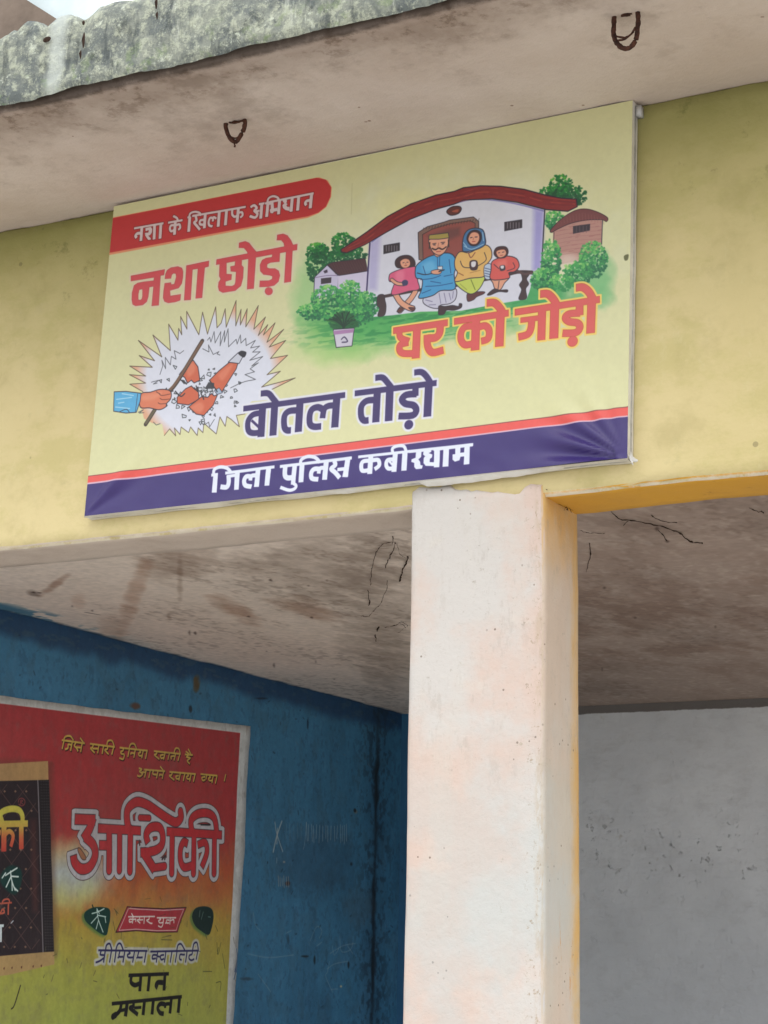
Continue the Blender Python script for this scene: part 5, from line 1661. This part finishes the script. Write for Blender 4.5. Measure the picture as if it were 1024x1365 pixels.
# thin returns so the coat has an edge
n0 = len(V)
per = [j for j in range(NY_ + 1)] + [k * (NY_ + 1) + NY_ for k in range(1, NZ_ + 1)] + [NZ_ * (NY_ + 1) + j for j in range(NY_ - 1, -1, -1)] + [k * (NY_ + 1) for k in range(NZ_ - 1, 0, -1)]
for i in per:
    V.append((V[i][0] - .004, V[i][1], V[i][2]))
    U.append(U[i])
for i in range(len(per)):
    j = (i + 1) % len(per)
    F.append((per[i], n0 + i, n0 + j, per[j]))
mur = mesh_obj('painted_advertisement', V, F, M_MUR, side, uvs=U)

# ================================================================ signboard
cbo = board_canvas()
M_FACE = canvas_mat(cbo, 'printed_vinyl_face', .42, .5, ((1.7, .25, .01), (300, .08, .0004)))
TL, TR, BR_, BL = [hit(x, y, 1, -.05) for x, y in ((152, 275), (843.5, 133.5), (836.5, 610.8), (112.5, 688))]
sign = empty('signboard', (float((TL[0] + TR[0]) / 2), 0.0, float(BL[2])), label='large framed vinyl signboard with Hindi slogans and a cartoon family, hung on the yellow beam', cat='signboard')
NX_, NZ_ = 220, 130
V, F, U = [], [], []
for k in range(NZ_ + 1):
    for i in range(NX_ + 1):
        f, g = i / NX_, k / NZ_
        p = (BL * (1 - f) + BR_ * f) * (1 - g) + (TL * (1 - f) + TR * f) * g
        x, z = p[0], p[2]
        dx, dz = (1 - f) * 2.2, g * 1.26                   # metres from the lower right corner
        ex = f * 2.2
        y = -.05
        # pull folds fanning out of the two lower corners and loose ripples along the bottom
        r = math.hypot(dx, dz)
        a = math.atan2(dz, dx)
        amp = math.exp(-((r - .16) / .16) ** 2) * (1 - math.exp(-(r / .03) ** 2))
        y -= .014 * amp * math.sin(a * 19 + 1.2) * math.exp(-(a / 1.0) ** 2)
        r = math.hypot(ex, dz)
        a = math.atan2(dz, ex)
        amp = math.exp(-((r - .16) / .17) ** 2) * (1 - math.exp(-(r / .03) ** 2))
        y -= .010 * amp * math.exp(-((a - .75) / .13) ** 2) - .006 * amp * math.exp(-((a - .45) / .14) ** 2)
        q = math.exp(-(dz / .10) ** 2)
        y -= q * .006 * mn.noise(Vector((x * 4.2, z * 3, 0)))
        y -= q * .004 * mn.noise(Vector((x * 11, z * 16 + x * 6, 3)))
        y -= .004 * mn.noise(Vector((x * 1.8, z * 1.8, 7))) * min(1, ex * 6, dx * 6, g * 5)
        y -= .004 * math.exp(-((ex - 1.12) / .05) ** 2) * math.exp(-((dz - .03) / .04) ** 2)
        V.append((x, y, z))
        U.append(canvas_uv(cbo, (x, -.05, z)))
for k in range(NZ_):
    for i in range(NX_):
        a = k * (NX_ + 1) + i
        F.append((a, a + 1, a + NX_ + 2, a + NX_ + 1))
mesh_obj('printed_face', V, F, M_FACE, sign, uvs=U)


def strip(A, B, inward, dep, name, mat, wav=.0, n=80, back=-.004, o=.0, parent=sign):
    """a side return of the stretched vinyl from the face back to the wall"""
    V, F = [], []
    for i in range(n + 1):
        f = i / n
        p = A * (1 - f) + B * f
        nn = mn.noise(Vector((p[0] * 6, p[2] * 6, 2))) * wav
        V += [(p[0], -.0502, p[2]), (p[0] + inward[0] * (dep * .5 + nn), -.028, p[2] + inward[1] * (dep * .5 + nn)), (p[0] + inward[0] * (dep + nn * 2), back, p[2] + inward[1] * (dep + nn * 2))]
    for i in range(n):
        a, b = i * 3, i * 3 + 3
        F += [(a, b, b + 1, a + 1), (a + 1, b + 1, b + 2, a + 2)]
    return mesh_obj(name, V, F, mat, parent)


strip(BR_, TR, (1, 0), .002, 'side_fold', M_WHITE, .001)
strip(BL, TL, (-1, 0), .006, 'side_fold', M_WHITE, .001)
strip(TL, TR, (0, 1), .0, 'top_fold', M_WHITE)
strip(BL, BR_, (0, -1), .006, 'bottom_fold', M_WHITE, .003)
# loose hem of the vinyl hanging below the frame, in ragged lengths
hem = [(113, 689, 2), (160, 684, 3), (250, 674, 4), (330, 665, 6), (420, 655.5, 7), (455, 652, 10), (468, 650.5, 13), (480, 649.5, 8), (535, 643.5, 8), (548, 642, 3), (556, 641, 3), (570, 640, 14), (600, 636.5, 16), (650, 631, 15), (700, 625.5, 13), (740, 621, 10), (770, 618, 4), (838, 611, 3)]
V, F = [], []
for i in range(241):
    x = 113 + (838 - 113) * i / 240
    yt, h = np.interp(x, [a[0] for a in hem], [a[1] for a in hem]), np.interp(x, [a[0] for a in hem], [a[2] for a in hem])
    h = h * .62 + mn.noise(Vector((x * .05, 0, 0))) * 1.0 + mn.noise(Vector((x * .25, 0, 0))) * .6
    a, b = hit(x, yt - 1.0, 1, -.045), hit(x, yt + max(h, 1.0), 1, -.022)
    w_ = mn.noise(Vector((x * .03, 4, 0))) * .004
    V += [tuple(a), (float((a[0] + b[0]) / 2), -.040 + w_, float((a[2] + b[2]) / 2)), tuple(b)]
for i in range(240):
    a, b = i * 3, i * 3 + 3
    F += [(a, a + 1, b + 1, b), (a + 1, a + 2, b + 2, b + 1)]
mesh_obj('hem', V, F, M_WHITE, sign)
# tube frame behind the vinyl and the crumpled tuck at the lower right corner
for A, B in ((TL, TR), (BL, BR_), (TL, BL), (TR, BR_)):
    A2, B2 = A.copy(), B.copy()
    A2[1] = B2[1] = -.022
    c = (TL + BR_) / 2
    A2 = A2 + (c - A2) * np.array([.012, 0, .02])
    B2 = B2 + (c - B2) * np.array([.012, 0, .02])
    V, F = tube([A2, B2], .017, 8)
    mesh_obj('frame_tube', V, F, M_TUBE, sign)
RR = random.Random(12)
c = BR_ + np.array([.006, .006, -.004])
V = [tuple(c)]
for k in range(14):
    a = -1.2 + k / 13 * 3.0
    r = .022 + RR.uniform(-.008, .012)
    V.append((float(c[0] + math.cos(a) * r), float(c[1] + RR.uniform(-.012, .015)), float(c[2] + math.sin(a) * r * .9)))
mesh_obj('corner_tuck', V, [(0, k, k + 1) for k in range(1, 14)], M_WHITE, sign)
V, F = plain_box(float(TR[0]) + .004, float(TR[0]) + .022, -.03, -.001, float(TR[2]) - .05, float(TR[2]) - .012)
mesh_obj('bracket', V, F, M_TUBE, sign)

# ================================================================ iron loops in the canopy
def hook(px, pts, label, wire, seed):
    base = hit(px[0], px[1], 2, 4.322)
    root = empty('iron_hook', tuple(float(v) for v in base), label=label, cat='iron hook', group='rusty iron loops under the canopy')
    path = []
    for x, y in smooth(pts, 4):
        h = hit(x, y, 1, float(base[1]))
        path.append((float(h[0]), float(base[1]) + mn.noise(Vector((x * .1, y * .1, 0))) * .004, float(h[2])))
    V, F = tube(path, [.0078 * (1 + .25 * mn.noise(Vector((i * .9, seed, 0)))) for i in range(len(path))], 8, .12, seed)
    mesh_obj('loop', V, F, M_RUST, root)
    for wpts in wire:
        path = []
        for x, y in smooth(wpts, 4):
            h = hit(x, y, 1, float(base[1]) - .006)
            path.append((float(h[0]), float(h[1]), float(h[2])))
        V, F = tube(path, .0032, 5, .3, seed + 1)
        mesh_obj('wire', V, F, M_RUST, root)
    # ragged hole the bar comes out of
    V = [tuple(base + np.array([0, 0, .004]))]
    for k in range(18):
        a = k / 18 * 6.283
        r = .012 * (1 + mn.noise(Vector((k * .8, seed, 3))) * .7)
        V.append((float(base[0] + math.cos(a) * r * 1.5), float(base[1] + math.sin(a) * r), float(base[2]) + .0005))
    V[0] = (float(base[0]), float(base[1]), float(base[2]) - .003)
    mesh_obj('rust_ring', V, [(0, (k + 1) % 18 + 1, k + 1) for k in range(18)], M_RUST, root)


hook((314, 163), [(303, 158), (301, 168), (304, 180), (311, 188), (317, 187), (322, 178), (327, 165), (326, 160)], 'small kinked rusty iron loop in the canopy soffit above the red banner of the signboard',
     [[(302, 160), (310, 164), (326, 160)], [(304, 176), (312, 190), (313, 196)], [(306, 182), (315, 184), (322, 177)]], 1)
hook((835, 20), [(822, 12), (819, 26), (818, 40), (820, 53), (826, 61), (834, 65), (842, 62), (848, 52), (850, 38), (851, 26), (850, 12)], 'long U-shaped rusty iron loop in the canopy soffit near the top right',
     [[(821, 48), (833, 50), (842, 45), (847, 36)], [(820, 54), (833, 52), (845, 42)]], 2)

# ================================================================ soot-laden cobweb strands
def web(label, strands, plane, cat='cobweb'):
    ax, val = plane
    b = hit(*strands[0][0][0], ax, val)
    root = empty('cobweb', tuple(float(v) for v in b), label=label, cat=cat, group='sooty cobweb strands')
    for k, (pts, r0, r1) in enumerate(strands):
        path = []
        sp = smooth(pts, 7)
        for i, (x, y) in enumerate(sp):
            x += mn.noise(Vector((i * .55, k * 7.0, pts[0][0]))) * 1.6
            y += mn.noise(Vector((i * .55, k * 7.0 + 40, pts[0][0]))) * 1.6
            h = hit(x, y, ax, val)
            h = h + (CAM - h) * (.0016 + .0010 * math.sin(i * .7 + k))
            path.append(tuple(float(v) for v in h))
        n = len(path)
        rr = [.38 * (r0 + (r1 - r0) * i / max(1, n - 1)) * (.35 + 1.6 * abs(mn.noise(Vector((i * .8, k * 3.1, px_seed(pts)))))) for i in range(n)]
        V, F = tube(path, rr, 5, .35, k)
        mesh_obj('strand', V, F, M_WEB, root)


def px_seed(p):
    return p[0][0] * .013


S = lambda x, y: (460 + x / 5.25, 700 + y / 5.25)
web('hanging black cobweb strands on the ceiling just left of the white pillar', [
    ([S(320, 122), S(270, 130), S(225, 180), S(200, 250), S(185, 330), S(178, 420)], .004, .004),
    ([S(160, 452), S(168, 500), S(168, 562)], .004, .008), ([S(335, 80), S(330, 130)], .006, .005),
    ([S(352, 118), S(340, 170), S(310, 230), S(282, 295)], .004, .006), ([S(365, 130), S(385, 200), S(420, 232)], .002, .002),
    ([S(438, 218), S(420, 280), S(400, 330), S(380, 390)], .010, .010), ([S(295, 390), S(292, 440), S(262, 520), S(245, 555), S(200, 600), S(160, 642), S(110, 632)], .003, .003)], (2, 3.1))
web('short black cobweb tufts low on the ceiling beside the pillar', [
    ([S(235, 712), S(222, 745)], .011, .008), ([S(208, 770), S(218, 810)], .008, .009), ([S(275, 712), S(340, 706), S(385, 690), S(420, 715)], .003, .006),
    ([S(375, 685), S(405, 682), S(440, 700)], .004, .003), ([S(360, 760), S(400, 735), S(440, 705)], .002, .002)], (2, 3.1))
S = lambda x, y: (500 + x / 1.954, 600 + y / 1.954)
web('long branching black strand across the ceiling right of the pillar', [
    ([S(615, 160), S(640, 180), S(690, 186), S(740, 198), S(790, 215), S(820, 238), S(852, 242)], .004, .009), ([S(718, 170), S(745, 184), S(788, 190)], .004, .005),
    ([S(648, 196), S(660, 184)], .006, .004), ([S(535, 210), S(560, 216), S(600, 216)], .003, .002), ([S(740, 208), S(760, 236)], .004, .008), ([S(560, 240), S(560, 275), S(550, 318)], .007, .004),
    ([S(975, 150), S(990, 158), S(1012, 162)], .003, .006)], (2, 3.1))
web('dark cobweb tuft in the ochre corner where pillar meets beam', [
    ([(750, 668), (757, 676), (764, 672), (770, 678)], .003, .003), ([(752, 680), (758, 674), (762, 684)], .003, .003), ([(744, 672), (756, 677), (768, 682)], .002, .002), ([(754, 671), (757, 680)], .006, .006), ([(728, 652), (738, 657), (744, 660)], .003, .002)], (0, -2.335))

# ================================================================ neighbouring roof seen over the canopy
rf = empty('neighbouring_roof', (-7.0, 3.0, 4.47), label='brown gable board and pale fibre sheets of a roof behind the mossy canopy edge', cat='roof')
def slab_px(name, pts, y0, y1, mat, ribs=0):
    A = [hit(x, y, 1, y0) for x, y in pts]
    B = [np.array([a[0], y1, a[2]]) for a in A]
    n = len(A)
    V = [tuple(float(c) for c in p) for p in A + B]
    F = [tuple(range(n)), tuple(range(n, 2 * n))[::-1]] + [(i, (i + 1) % n, n + (i + 1) % n, n + i)[::-1] for i in range(n)]
    return mesh_obj(name, V, F, mat, rf, smooth=False)
slab_px('gable_board', [(-120, -95), (33, -2), (82, 29), (120, 70), (-120, 90)], 3.0, 3.14, M_BROWN)
slab_px('fibre_sheet', [(-60, -62), (-20, -100), (120, -18), (150, 4), (190, 60), (120, 70)], 3.16, 5.0, M_SHEET)
V, F = plain_box(-8.2, -6.3, 3.2, 3.4, 4.47, 6.9)
mesh_obj('gable_wall', V, F, M_BROWN, rf, smooth=False)
